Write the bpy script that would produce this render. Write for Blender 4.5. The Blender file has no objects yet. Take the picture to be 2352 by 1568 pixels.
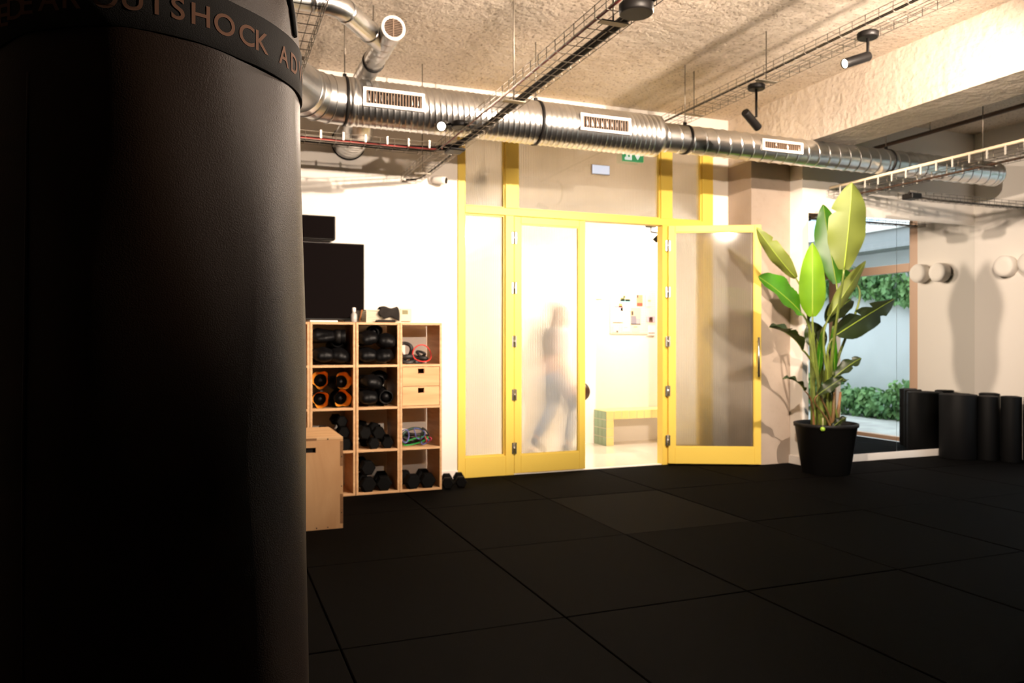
import bpy, bmesh, math, random
from mathutils import Vector, Matrix, Euler

random.seed(7)
SC = bpy.context.scene
C = SC.collection
PI = math.pi
YAW = math.atan(697 / 1776.0)          # camera looks 21.4 deg to the right of the room's depth axis

# ------------------------------------------------------------------ camera, world, exposure
cam_d = bpy.data.cameras.new("camera")
cam_d.sensor_width = 36.0
cam_d.lens = 36.0 * 1776.0 / 2352.0
cam_d.clip_start = 0.05
cam_d.dof.use_dof = True
cam_d.dof.focus_distance = 0.92
cam_d.dof.aperture_fstop = 13.0
cam = bpy.data.objects.new("camera", cam_d)
cam.location = (0, 0, 1.2)
cam.rotation_euler = (PI / 2, 0, -YAW)
C.objects.link(cam)
SC.camera = cam

w = bpy.data.worlds.new("overcast_sky")
SC.world = w
w.use_nodes = True
bg = w.node_tree.nodes["Background"]
bg.inputs[0].default_value = (0.78, 0.89, 1.0, 1)
bg.inputs[1].default_value = 4.5

SC.view_settings.view_transform = 'Standard'
SC.view_settings.look = 'None'
SC.view_settings.gamma = 1.0
SC.view_settings.exposure = 0.18
SC.view_settings.use_curve_mapping = False

WARM = (1.0, 0.81, 0.645)
HALL_WHITE = (1.0, 0.875, 0.74)
# each ceiling lamp: position of the lens, aim point, watts, cone degrees (fixtures are built further down)
LAMPS = {
    'tray_spot_side':  ((3.56, 3.60, 2.87), (0.5, 3.85, 1.75), 430, 110),
    'tray_spot_down':  ((3.76, 4.63, 2.77), (5.75, 5.32, 1.75), 330, 72),
    'tray_spot_plant': ((3.72, 2.42, 2.84), (5.3, 6.2, 2.1), 600, 92),
    'tray_spot_leaf':  ((1.76, 2.28, 2.47), (5.15, 6.1, 1.35), 620, 50),
    'tray_spot_wall':  ((3.66, 1.55, 2.86), (1.35, 6.48, 2.20), 1350, 64),
    'tray_fill_low':   ((1.60, 1.30, 2.39), (1.75, 6.48, 2.50), 520, 58),  # unseen lamp added to fill the duct's shadow on the left wall
    'tray_spot_bag':   ((3.70, 0.15, 2.84), (0.1, 1.05, 2.42), 480, 38),
    'tray_spot_star':  ((1.36, 4.68, 2.55), (0.2, 2.0, 1.6), 60, 110),
    'tray_spot_near':  ((3.70, 2.05, 2.86), (3.2, 6.48, 2.2), 480, 66),
    'hall_spot':       ((4.60, 7.40, 2.31), (3.6, 8.1, 1.1), 50, 130),
    'hall_fill_far':   ((2.60, 7.35, 2.75), (3.4, 8.1, 1.5), 150, 145),  # unseen lamp added to whiten the hall from the left
    'hall_fill_end':   ((5.60, 7.30, 2.75), (4.9, 8.1, 1.5), 180, 145),  # unseen lamp added to brighten the right end of the hall
}
cy = SC.cycles
cy.max_bounces = 9; cy.diffuse_bounces = 5; cy.glossy_bounces = 4; cy.transmission_bounces = 7; cy.transparent_max_bounces = 10
cy.caustics_reflective = False
cy.use_light_tree = False
cy.use_adaptive_sampling = True; cy.adaptive_threshold = 0.03

# ------------------------------------------------------------------ helpers
def lin(c):
    return tuple((x / 12.92 if x <= 0.04045 else ((x + 0.055) / 1.055) ** 2.4) for x in c)
def rgb(r, g, b):
    return lin((r / 255, g / 255, b / 255))

MATS = {}
def mat(name, col, rough=0.6, metal=0.0, noise=0.0, nscale=8.0, bump=0.0, bscale=60.0, bdist=0.01,
        spec=None, stretch=None, col2=None, emit=None, trans=0.0, sub=None, coat=0.0):
    if name in MATS:
        return MATS[name]
    m = bpy.data.materials.new(name)
    m.use_nodes = True
    nt = m.node_tree
    b = nt.nodes["Principled BSDF"]
    b.inputs['Base Color'].default_value = (*col, 1)
    b.inputs['Roughness'].default_value = rough
    b.inputs['Metallic'].default_value = metal
    if spec is not None:
        b.inputs['Specular IOR Level'].default_value = spec
    if trans:
        b.inputs['Transmission Weight'].default_value = trans
    if coat:
        b.inputs['Coat Weight'].default_value = coat
    if emit:
        b.inputs['Emission Color'].default_value = (*emit[0], 1)
        b.inputs['Emission Strength'].default_value = emit[1]
    if noise or bump or col2:
        tc = nt.nodes.new('ShaderNodeTexCoord')
        mp = nt.nodes.new('ShaderNodeMapping')
        nt.links.new(tc.outputs['Object'], mp.inputs[0])
        if stretch:
            mp.inputs['Scale'].default_value = stretch
    if noise or col2:
        n = nt.nodes.new('ShaderNodeTexNoise')
        n.inputs['Scale'].default_value = nscale
        n.inputs['Detail'].default_value = 6
        nt.links.new(mp.outputs[0], n.inputs['Vector'])
        r = nt.nodes.new('ShaderNodeValToRGB')
        c2 = col2 if col2 else tuple(x * (1 - noise) for x in col)
        r.color_ramp.elements[0].position = 0.35
        r.color_ramp.elements[1].position = 0.65
        r.color_ramp.elements[0].color = (*c2, 1)
        r.color_ramp.elements[1].color = (*col, 1)
        nt.links.new(n.outputs['Fac'], r.inputs[0])
        nt.links.new(r.outputs[0], b.inputs['Base Color'])
    if bump:
        n2 = nt.nodes.new('ShaderNodeTexNoise')
        n2.inputs['Scale'].default_value = bscale
        n2.inputs['Detail'].default_value = 5
        nt.links.new(mp.outputs[0], n2.inputs['Vector'])
        bp = nt.nodes.new('ShaderNodeBump')
        bp.inputs['Strength'].default_value = bump
        bp.inputs['Distance'].default_value = bdist
        nt.links.new(n2.outputs['Fac'], bp.inputs['Height'])
        nt.links.new(bp.outputs[0], b.inputs['Normal'])
    MATS[name] = m
    return m

class MB:
    """collects geometry, then links it as one mesh object"""
    def __init__(s):
        s.v, s.f, s.sm = [], [], []
    def add(s, vs, fs, smooth=False, M=None):
        o = len(s.v)
        for p in vs:
            p = Vector(p)
            s.v.append(tuple(M @ p) if M is not None else tuple(p))
        for f in fs:
            s.f.append(tuple(i + o for i in f)); s.sm.append(smooth)
        return s
    def box(s, x0, x1, y0, y1, z0, z1, M=None, bev=0.0):
        if bev <= 0:
            vs = [(x, y, z) for z in (z0, z1) for y in (y0, y1) for x in (x0, x1)]
            fs = [(0, 2, 3, 1), (4, 5, 7, 6), (0, 1, 5, 4), (2, 6, 7, 3), (0, 4, 6, 2), (1, 3, 7, 5)]
            return s.add(vs, fs, False, M)
        bm = bmesh.new()
        bmesh.ops.create_cube(bm, size=1)
        for v in bm.verts:
            v.co = Vector(((x0 + x1) / 2 + v.co.x * (x1 - x0), (y0 + y1) / 2 + v.co.y * (y1 - y0), (z0 + z1) / 2 + v.co.z * (z1 - z0)))
        bmesh.ops.bevel(bm, geom=bm.edges[:], offset=bev, segments=1, affect='EDGES', profile=0.5)
        return s.bm(bm, M)
    def bm(s, bm, M=None, smooth=False):
        bm.verts.index_update()
        s.add([v.co.copy() for v in bm.verts], [[v.index for v in f.verts] for f in bm.faces], smooth, M)
        bm.free()
        return s
    def tube(s, pts, r, n=8, caps=True, smooth=True, M=None, up=None):
        pts = [Vector(p) for p in pts]
        rs = r if isinstance(r, (list, tuple)) else [r] * len(pts)
        vs, fs = [], []
        prev = None
        for i, p in enumerate(pts):
            t = (pts[min(i + 1, len(pts) - 1)] - pts[max(i - 1, 0)])
            t = t.normalized() if t.length > 1e-9 else Vector((0, 0, 1))
            if prev is None:
                a = Vector(up) if up else (Vector((0, 0, 1)) if abs(t.z) < 0.9 else Vector((1, 0, 0)))
            else:
                a = prev
            u = (a - t * a.dot(t)).normalized()
            prev = u
            q = t.cross(u)
            for k in range(n):
                an = 2 * PI * k / n
                vs.append(p + (u * math.cos(an) + q * math.sin(an)) * rs[i])
        for i in range(len(pts) - 1):
            for k in range(n):
                fs.append((i * n + k, i * n + (k + 1) % n, (i + 1) * n + (k + 1) % n, (i + 1) * n + k))
        s.add(vs, fs, smooth, M)
        if caps:
            o = len(s.v) - len(vs)
            s.f.append(tuple(o + k for k in reversed(range(n)))); s.sm.append(False)
            s.f.append(tuple(o + (len(pts) - 1) * n + k for k in range(n))); s.sm.append(False)
        return s
    def ring(s, loop, r, n=6, M=None):
        """closed tube"""
        pts = [Vector(p) for p in loop]
        N = len(pts)
        vs, fs = [], []
        cen = sum(pts, Vector()) / N
        for i, p in enumerate(pts):
            t = (pts[(i + 1) % N] - pts[i - 1]).normalized()
            a = (p - cen)
            u = (a - t * a.dot(t)).normalized()
            q = t.cross(u)
            for k in range(n):
                an = 2 * PI * k / n
                vs.append(p + (u * math.cos(an) + q * math.sin(an)) * r)
        for i in range(N):
            j = (i + 1) % N
            for k in range(n):
                fs.append((i * n + k, i * n + (k + 1) % n, j * n + (k + 1) % n, j * n + k))
        return s.add(vs, fs, True, M)
    def lathe(s, prof, n=32, M=None, smooth=True, cap0=True, cap1=True):
        """profile of (radius, z)"""
        vs, fs = [], []
        for r, z in prof:
            for k in range(n):
                an = 2 * PI * k / n
                vs.append((r * math.cos(an), r * math.sin(an), z))
        for i in range(len(prof) - 1):
            for k in range(n):
                fs.append((i * n + k, i * n + (k + 1) % n, (i + 1) * n + (k + 1) % n, (i + 1) * n + k))
        o = len(s.v)
        s.add(vs, fs, smooth, M)
        if cap0:
            s.f.append(tuple(o + k for k in reversed(range(n)))); s.sm.append(False)
        if cap1:
            s.f.append(tuple(o + (len(prof) - 1) * n + k for k in range(n))); s.sm.append(False)
        return s
    def poly(s, pts, y0, y1, M=None):
        """prism of an (x,z) outline between two y"""
        n = len(pts)
        vs = [(x, y0, z) for x, z in pts] + [(x, y1, z) for x, z in pts]
        fs = [tuple(range(n)), tuple(reversed(range(n, 2 * n)))]
        fs += [(i, i + n, (i + 1) % n + n, (i + 1) % n) for i in range(n)]
        return s.add(vs, fs, False, M)
    def mesh(s, name, m=None):
        me = bpy.data.meshes.new(name)
        me.from_pydata(s.v, [], s.f)
        me.polygons.foreach_set('use_smooth', s.sm)
        me.update()
        bm = bmesh.new(); bm.from_mesh(me)
        bmesh.ops.recalc_face_normals(bm, faces=bm.faces[:])
        bm.to_mesh(me); bm.free()
        if m:
            me.materials.append(m)
        return me
    def build(s, name, m, parent=None, label=None):
        o = bpy.data.objects.new(name, s.mesh(name, m))
        C.objects.link(o)
        if parent:
            o.parent = parent
        if label:
            o['label'] = label
        return o

def place(name, me, parent=None, M=None):
    o = bpy.data.objects.new(name, me)
    C.objects.link(o)
    if parent: o.parent = parent
    if M is not None: o.matrix_local = M
    return o

def tag(o, label, cat, group=None, kind=None):
    o['label'] = label
    if cat: o['category'] = cat
    if group: o['group'] = group
    if kind: o['kind'] = kind
    return o

def thing(name, label, cat, loc=(0, 0, 0), rot=(0, 0, 0), group=None):
    o = bpy.data.objects.new(name, None)
    o.empty_display_size = 0.05
    o.location = loc; o.rotation_euler = rot
    C.objects.link(o)
    return tag(o, label, cat, group)

def struct(o, label=None):
    o['kind'] = 'structure'
    if label: o['label'] = label
    return o
def sempty(name, loc=(0, 0, 0), rot=(0, 0, 0), label=None):
    o = bpy.data.objects.new(name, None)
    o.empty_display_size = 0.05
    o.location = loc; o.rotation_euler = rot
    C.objects.link(o)
    return struct(o, label)

def copy_tree(o, parent=None):
    c = o.copy(); C.objects.link(c); c.parent = parent
    for ch in list(o.children):
        copy_tree(ch, c)
    return c

def R3(x=0, y=0, z=0):
    return Euler((math.radians(x), math.radians(y), math.radians(z))).to_matrix().to_4x4()
def T3(x, y, z):
    return Matrix.Translation((x, y, z))
def aim_matrix(p, q, axis='-Z'):
    d = (Vector(q) - Vector(p)).normalized()
    return T3(*p) @ d.to_track_quat(axis, 'Y').to_matrix().to_4x4()

def remeshed(name, parts, voxel, smooth=4, m=None):
    """one continuous surface grown round tapered capsules: parts = [(points, radii, flatten)]"""
    b = MB()
    for pts, rad in parts:
        P = [Vector(p) for p in pts]
        rr = list(rad)
        n0 = (P[0] - P[1]).normalized(); n1 = (P[-1] - P[-2]).normalized()
        pp, pr = [], []
        for a in (80, 55, 30):
            pp.append(P[0] + n0 * rr[0] * math.sin(math.radians(a))); pr.append(rr[0] * math.cos(math.radians(a)))
        pp += P; pr += rr
        for a in (30, 55, 80):
            pp.append(P[-1] + n1 * rr[-1] * math.sin(math.radians(a))); pr.append(rr[-1] * math.cos(math.radians(a)))
        b.tube(pp, pr, n=14)
    o = b.build(name + '_tmp', None)
    md = o.modifiers.new('r', 'REMESH'); md.mode = 'VOXEL'; md.voxel_size = voxel; md.use_smooth_shade = True
    ms = o.modifiers.new('s', 'SMOOTH'); ms.factor = 0.5; ms.iterations = smooth
    dg = bpy.context.evaluated_depsgraph_get()
    me = bpy.data.meshes.new_from_object(o.evaluated_get(dg))
    bpy.data.objects.remove(o)
    me.name = name
    me.materials.clear()
    if m: me.materials.append(m)
    me.polygons.foreach_set('use_smooth', [True] * len(me.polygons))
    return me

# ------------------------------------------------------------------ materials
def concrete(name, c1, c2, bump=0.7, bdist=0.02, scale=9.0, pits=None):
    m = bpy.data.materials.new(name); m.use_nodes = True
    nt = m.node_tree; b = nt.nodes['Principled BSDF']; b.inputs['Roughness'].default_value = 0.92
    b.inputs['Specular IOR Level'].default_value = 0.15
    tc = nt.nodes.new('ShaderNodeTexCoord')
    n1 = nt.nodes.new('ShaderNodeTexNoise'); n1.inputs['Scale'].default_value = 1.1; n1.inputs['Detail'].default_value = 8
    n2 = nt.nodes.new('ShaderNodeTexNoise'); n2.inputs['Scale'].default_value = scale; n2.inputs['Detail'].default_value = 9
    n2.inputs['Roughness'].default_value = 0.62
    n3 = nt.nodes.new('ShaderNodeTexNoise'); n3.inputs['Scale'].default_value = scale * 4.5; n3.inputs['Detail'].default_value = 6
    for n in (n1, n2, n3): nt.links.new(tc.outputs['Object'], n.inputs['Vector'])
    r = nt.nodes.new('ShaderNodeValToRGB')
    r.color_ramp.elements[0].position = 0.3; r.color_ramp.elements[1].position = 0.7
    r.color_ramp.elements[0].color = (*c2, 1); r.color_ramp.elements[1].color = (*c1, 1)
    nt.links.new(n1.outputs['Fac'], r.inputs[0])
    # dark little pits of the sprayed plaster
    r2 = nt.nodes.new('ShaderNodeValToRGB')
    r2.color_ramp.elements[0].position = 0.33; r2.color_ramp.elements[1].position = 0.44
    r2.color_ramp.elements[0].color = (0.55, 0.5, 0.45, 1); r2.color_ramp.elements[1].color = (1, 1, 1, 1)
    nt.links.new(n3.outputs['Fac'], r2.inputs[0])
    mx = nt.nodes.new('ShaderNodeMixRGB'); mx.blend_type = 'MULTIPLY'; mx.inputs[0].default_value = pits if pits is not None else (1.0 if bump > 0.3 else 0.3)
    nt.links.new(r.outputs[0], mx.inputs[1]); nt.links.new(r2.outputs[0], mx.inputs[2])
    nt.links.new(mx.outputs[0], b.inputs['Base Color'])
    ad = nt.nodes.new('ShaderNodeMath'); ad.operation = 'MULTIPLY_ADD'; ad.inputs[1].default_value = 0.35
    nt.links.new(n3.outputs['Fac'], ad.inputs[0]); nt.links.new(n2.outputs['Fac'], ad.inputs[2])
    bp = nt.nodes.new('ShaderNodeBump'); bp.inputs['Strength'].default_value = bump; bp.inputs['Distance'].default_value = bdist
    nt.links.new(ad.outputs[0], bp.inputs['Height']); nt.links.new(bp.outputs[0], b.inputs['Normal'])
    MATS[name] = m
    return m

def wood(name, c1, c2, scale=(1.5, 1.5, 14), rough=0.55):
    m = bpy.data.materials.new(name); m.use_nodes = True
    nt = m.node_tree; b = nt.nodes['Principled BSDF']; b.inputs['Roughness'].default_value = rough
    tc = nt.nodes.new('ShaderNodeTexCoord'); mp = nt.nodes.new('ShaderNodeMapping'); mp.inputs['Scale'].default_value = scale
    n = nt.nodes.new('ShaderNodeTexNoise'); n.inputs['Scale'].default_value = 2.2; n.inputs['Detail'].default_value = 7; n.inputs['Distortion'].default_value = 0.6
    n2 = nt.nodes.new('ShaderNodeTexNoise'); n2.inputs['Scale'].default_value = 1.0; n2.inputs['Detail'].default_value = 3
    nt.links.new(tc.outputs['Object'], mp.inputs[0]); nt.links.new(mp.outputs[0], n.inputs['Vector']); nt.links.new(tc.outputs['Object'], n2.inputs['Vector'])
    r = nt.nodes.new('ShaderNodeValToRGB'); r.color_ramp.elements[0].position = 0.3; r.color_ramp.elements[1].position = 0.68
    r.color_ramp.elements[0].color = (*c2, 1); r.color_ramp.elements[1].color = (*c1, 1)
    nt.links.new(n.outputs['Fac'], r.inputs[0])
    nt.links.new(r.outputs[0], b.inputs['Base Color'])
    bp = nt.nodes.new('ShaderNodeBump'); bp.inputs['Strength'].default_value = 0.15; bp.inputs['Distance'].default_value = 0.002
    nt.links.new(n.outputs['Fac'], bp.inputs['Height']); nt.links.new(bp.outputs[0], b.inputs['Normal'])
    MATS[name] = m
    return m

M_CEIL = concrete('sprayed_ceiling', rgb(234, 222, 206), rgb(208, 192, 174), 0.9, 0.03, 9)
M_BEAM = concrete('sprayed_beam', rgb(226, 214, 198), rgb(208, 194, 178), 0.8, 0.04, 5, 0.3)
M_PILLAR = concrete('board_concrete', rgb(190, 174, 160), rgb(160, 144, 130), 0.25, 0.006, 5, 0.08)
M_WALL = mat('white_plaster', rgb(236, 230, 222), 0.85, bump=0.08, bscale=40, bdist=0.002, spec=0.2)
M_DARKWALL = mat('unlit_dark_plaster', rgb(64, 58, 52), 0.9)  # unseen walls darkened in colour to keep bounce light off the bag
M_RUBBER = mat('black_rubber', (0.00145, 0.0010, 0.00072), 0.85, noise=0.4, nscale=60, bump=0.5, bscale=260, bdist=0.003, spec=0.04)
M_RUBBER2 = mat('lighter_black_rubber', (0.0038, 0.0026, 0.0018), 0.8, noise=0.4, nscale=60, bump=0.5, bscale=260, bdist=0.003, spec=0.05)  # lighter tone for a single floor tile
M_SLAB = mat('joint_shade_black', (0.003, 0.003, 0.003), 0.9)  # slab coloured black as the shade in the tile joints
M_YELLOW = mat('yellow_lacquer', rgb(230, 200, 90), 0.45, bump=0.03, bscale=30, spec=0.4)
M_STEEL = mat('galvanised_steel', (0.80, 0.80, 0.79), 0.28, 1.0, noise=0.22, nscale=5, bump=0.05, bscale=9, bdist=0.01)
M_WIRE = mat('zinc_wire', (0.26, 0.23, 0.19), 0.5, 1.0)
M_CHROME = mat('brushed_steel', (0.62, 0.62, 0.62), 0.25, 1.0)
M_BLACK = mat('black_powder_coat', (0.006, 0.005, 0.0045), 0.5, spec=0.25)
M_CABLE = mat('black_cable', (0.006, 0.004, 0.0035), 0.6, spec=0.2)
M_REDCABLE = mat('red_cable', rgb(150, 42, 38), 0.5)
M_BROWNCABLE = mat('brown_cable', rgb(74, 48, 32), 0.55)
M_CREAM = mat('cream_conduit', rgb(232, 214, 184), 0.5)
M_WHITE = mat('white_enamel', rgb(238, 232, 226), 0.4)
M_LEATHER = mat('black_brown_leather', (0.046, 0.026, 0.017), 0.48, noise=0.25, nscale=4, bump=0.4, bscale=620, bdist=0.0011, spec=0.32)
M_WEB = mat('black_webbing', (0.010, 0.008, 0.007), 0.8, bump=0.5, bscale=900, bdist=0.001)
M_LETTER = mat('tan_woven_letters', rgb(138, 98, 76), 0.8)
M_GLOSSBLACK = mat('black_glass', (0.006, 0.0045, 0.0045), 0.05, spec=0.0)
M_PINE = wood('pine_plywood', rgb(212, 172, 128), rgb(186, 142, 98))
M_PLY = wood('birch_plywood', rgb(212, 168, 122), rgb(186, 138, 92), (2.5, 2.5, 0.8))
M_PLYTOP = wood('birch_plywood_top', rgb(216, 176, 130), rgb(196, 152, 106), (2, 7, 2))
M_EDGE = mat('plywood_edge', rgb(150, 108, 70), 0.7, noise=0.4, nscale=120, stretch=(0.05, 0.05, 1))
M_DARKSLOT = mat('slot_shade_black', (0.004, 0.003, 0.003), 0.9)  # black painted in as the shade inside slots and grilles
M_GLOVE = mat('black_glove_vinyl', (0.0028, 0.0026, 0.0029), 0.45, spec=0.16, bump=0.1, bscale=120, bdist=0.001)
M_GLOVEIN = mat('black_lining_shade', (0.002, 0.002, 0.002), 0.95, spec=0.0)  # black of the lining and of the shade inside the cuffs
M_ORANGE = mat('orange_lining', rgb(232, 150, 40), 0.6, noise=0.2, nscale=20)
M_IRON = mat('dumbbell_rubber', (0.0024, 0.0022, 0.0021), 0.7, spec=0.1, bump=0.2, bscale=300, bdist=0.001)
M_POT = mat('black_pot_plastic', (0.005, 0.0046, 0.0046), 0.55, spec=0.25)
M_SOIL = mat('soil', (0.020, 0.013, 0.008), 0.95, noise=0.5, nscale=40, bump=1, bscale=50)
M_MIRROR = mat('mirror_silver', (0.86, 0.87, 0.86), 0.012, 1.0)
M_FRAMEWOOD = mat('beige_window_frame', rgb(206, 172, 146), 0.5)
M_HALLFLOOR = mat('glossy_white_floor', rgb(232, 222, 206), 0.12, spec=0.5)
M_GREEN_T = mat('sage_green_tile', rgb(128, 152, 122), 0.3)
M_YEL_T = mat('pale_yellow_tile', rgb(244, 226, 150), 0.35)
M_GROUT = mat('cream_grout', rgb(232, 222, 200), 0.9)
M_MATS = mat('charcoal_foam', (0.0026, 0.0026, 0.0028), 0.6, spec=0.12, bump=0.2, bscale=200, bdist=0.001)
M_LENS = mat('lit_lens', (1, 1, 1), 0.3, emit=((1.0, 0.86, 0.66), 25))

def glass_clear(name, tint, refl):
    m = bpy.data.materials.new(name); m.use_nodes = True
    nt = m.node_tree; nt.nodes.remove(nt.nodes['Principled BSDF'])
    out = nt.nodes['Material Output']
    t = nt.nodes.new('ShaderNodeBsdfTransparent'); t.inputs[0].default_value = (*tint, 1)
    g = nt.nodes.new('ShaderNodeBsdfGlossy'); g.inputs['Roughness'].default_value = 0.02
    mx = nt.nodes.new('ShaderNodeMixShader'); mx.inputs[0].default_value = refl
    nt.links.new(t.outputs[0], mx.inputs[1]); nt.links.new(g.outputs[0], mx.inputs[2]); nt.links.new(mx.outputs[0], out.inputs[0])
    MATS[name] = m
    return m
M_PANE = glass_clear('window_glass', (0.94, 0.96, 0.96), 0.06)
def glass_reeded(name, back):
    """thin pane: the flat room side reflects, the fluted back side bends and blurs what lies behind"""
    m = bpy.data.materials.new(name); m.use_nodes = True
    nt = m.node_tree; nt.nodes.remove(nt.nodes['Principled BSDF'])
    out = nt.nodes['Material Output']
    N_ = nt.nodes.new; K = nt.links.new
    tr = N_('ShaderNodeBsdfTransparent'); tr.inputs[0].default_value = (0.98, 0.98, 0.96, 1)
    if back:
        t = N_('ShaderNodeBsdfRefraction'); t.inputs[0].default_value = (1, 1, 0.98, 1); t.inputs['Roughness'].default_value = 0.16; t.inputs['IOR'].default_value = 1.14
        m1 = N_('ShaderNodeMixShader'); m1.inputs[0].default_value = 0.30
        K(t.outputs[0], m1.inputs[1]); K(tr.outputs[0], m1.inputs[2])
        tl = N_('ShaderNodeBsdfTranslucent'); tl.inputs[0].default_value = (0.92, 0.90, 0.86, 1)
        df = N_('ShaderNodeBsdfDiffuse'); df.inputs[0].default_value = (0.85, 0.83, 0.79, 1)
        m0 = N_('ShaderNodeMixShader'); m0.inputs[0].default_value = 0.45
        K(tl.outputs[0], m0.inputs[1]); K(df.outputs[0], m0.inputs[2])
        m2 = N_('ShaderNodeMixShader'); m2.inputs[0].default_value = 0.30
        K(m1.outputs[0], m2.inputs[1]); K(m0.outputs[0], m2.inputs[2]); K(m2.outputs[0], out.inputs[0])
    else:
        g = N_('ShaderNodeBsdfGlossy'); g.inputs['Roughness'].default_value = 0.05
        fr = N_('ShaderNodeFresnel'); fr.inputs[0].default_value = 1.9
        mx = N_('ShaderNodeMixShader')
        K(fr.outputs[0], mx.inputs[0]); K(tr.outputs[0], mx.inputs[1]); K(g.outputs[0], mx.inputs[2]); K(mx.outputs[0], out.inputs[0])
    MATS[name] = m
    return m
M_REEDF = glass_reeded('reeded_glass_flat_side', False)
M_REED = glass_reeded('reeded_glass_fluted_side', True)

# ------------------------------------------------------------------ the room shell
YB = 6.48      # face of the back wall
CZ = 3.43      # ceiling
YM = 5.95      # face of the mirror wall
XR = 7.70      # face of the right wall

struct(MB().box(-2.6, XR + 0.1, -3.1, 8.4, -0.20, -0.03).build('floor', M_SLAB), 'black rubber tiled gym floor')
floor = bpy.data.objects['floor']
xs = [0.48 + 0.967 * k for k in range(-4, 9)]
ys = [-2.81 + 1.172 * k for k in range(0, 9)]
for i in range(len(xs) - 1):
    for j in range(len(ys) - 1):
        x0, x1, y0, y1 = xs[i], xs[i + 1], ys[j], ys[j + 1]
        y1 = min(y1, 6.52); x1 = min(x1, XR)
        if y0 >= 6.4 or x0 >= XR - 0.02: continue
        if x0 >= 5.36 and y0 < YM: y1 = min(y1, YM)
        dz = random.uniform(-0.0012, 0.0012)
        g = 0.0035
        MB().box(x0 + g, x1 - g, y0 + g, y1 - g, -0.03, dz, bev=0.003).build('floor_tile', M_RUBBER2 if abs(x0 - 2.414) < 0.02 and abs(y0 - 4.222) < 0.05 else M_RUBBER, floor)
struct(MB().box(-2.6, 7.85, -3.1, 8.4, CZ, CZ + 0.12).build('ceiling', M_CEIL), 'sprayed concrete ceiling')
struct(MB().box(4.89, 5.36, -3.0, 6.48, 2.95, CZ).build('ceiling_beam', M_BEAM), 'rough plastered concrete ceiling beam')
struct(MB().box(4.89, 5.36, 6.12, 6.60, -0.03, 2.95).build('wall_pillar', M_PILLAR), 'bare concrete pillar beside the yellow door')
b = MB()
b.box(-2.6, 2.03, YB, YB + 0.12, -0.03, CZ)
b.box(2.03, 4.70, YB, YB + 0.12, 3.33, CZ)
b.box(4.70, 4.89, YB, YB + 0.12, -0.03, CZ)
struct(b.build('wall_back', M_WALL), 'white plaster back wall')
struct(MB().box(5.36, 7.85, YM, 6.60, -0.03, CZ).build('wall_mirror_side', M_WALL), 'white wall that carries the mirrors')
b = MB()
b.box(XR, XR + 0.15, 5.22, YM, -0.03, CZ)
b.box(XR, XR + 0.15, 2.60, 5.22, 2.98, CZ)
b.box(XR, XR + 0.15, -3.1, 2.60, -0.03, CZ)
struct(b.build('wall_right', M_WALL), 'white plaster wall on the window side')
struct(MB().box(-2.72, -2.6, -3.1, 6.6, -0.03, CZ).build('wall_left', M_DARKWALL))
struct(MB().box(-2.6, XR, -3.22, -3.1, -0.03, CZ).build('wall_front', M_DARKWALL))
b = MB()
b.box(1.0, 7.0, 8.15, 8.28, -0.02, CZ)
b.box(0.9, 1.0, 6.60, 8.28, -0.02, CZ)
b.box(7.0, 7.1, 6.60, 8.28, -0.02, CZ)
struct(b.build('wall_hall', M_WALL), 'bright white wall of the hall behind the yellow door')
struct(MB().box(1.0, 7.0, 6.53, 8.15, -0.03, 0.004).build('floor_hall', M_HALLFLOOR), 'glossy white floor of the hall')
struct(MB().box(5.344, 7.70, YM - 0.016, YM, 0.0, 0.072, bev=0.003).build('baseboard_mirror', M_WHITE), 'white baseboard under the mirrors')
struct(MB().box(5.344, 5.36, YM, 6.12, 0.0, 0.08).build('baseboard_pillar', M_WHITE))
struct(MB().box(1.86, 2.03, YB - 0.014, YB, 0.0, 0.075, bev=0.003).build('baseboard_back', M_WHITE))

# ------------------------------------------------------------------ yellow glazed partition (window_1) with two door leaves
def reeded_pane(x0, x1, z0, z1, y=0.0, pitch=0.0165):
    """flat on the room side, fluted on the back"""
    n = max(4, int((x1 - x0) / pitch)); seg = 6
    pf = []
    for i in range(n * seg + 1):
        ph = (i % seg) / seg
        x = x0 + (x1 - x0) * i / (n * seg)
        pf.append((x, y + 0.006 + 0.0026 * math.sin(PI * ph)))
    b = MB()
    vs, fs = [], []
    for x, yy in pf:
        vs += [(x, yy, z0), (x, yy, z1)]
    k = len(pf)
    fs += [(2 * i, 2 * i + 1, 2 * i + 3, 2 * i + 2) for i in range(k - 1)]
    o = len(vs)
    vs += [(x0, y, z0), (x0, y, z1), (x1, y, z0), (x1, y, z1)]
    fs += [(o, o + 2, o + 3, o + 1), (0, o, o + 1, 1), (2 * k - 2, 2 * k - 1, o + 3, o + 2)]
    fs += [tuple([2 * i for i in range(k)] + [o + 2, o]), tuple([2 * i + 1 for i in reversed(range(k))] + [o + 1, o + 3])]
    b.add(vs, fs, False)
    for i in range(k - 1): b.sm[i] = True
    b.nback = k - 1
    return b
def build_pane(b, par):
    o = b.build('glass_pane', M_REED, par)
    o.data.materials.append(M_REEDF)
    for p in o.data.polygons:
        if p.index >= b.nback: p.material_index = 1
    return o

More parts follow.
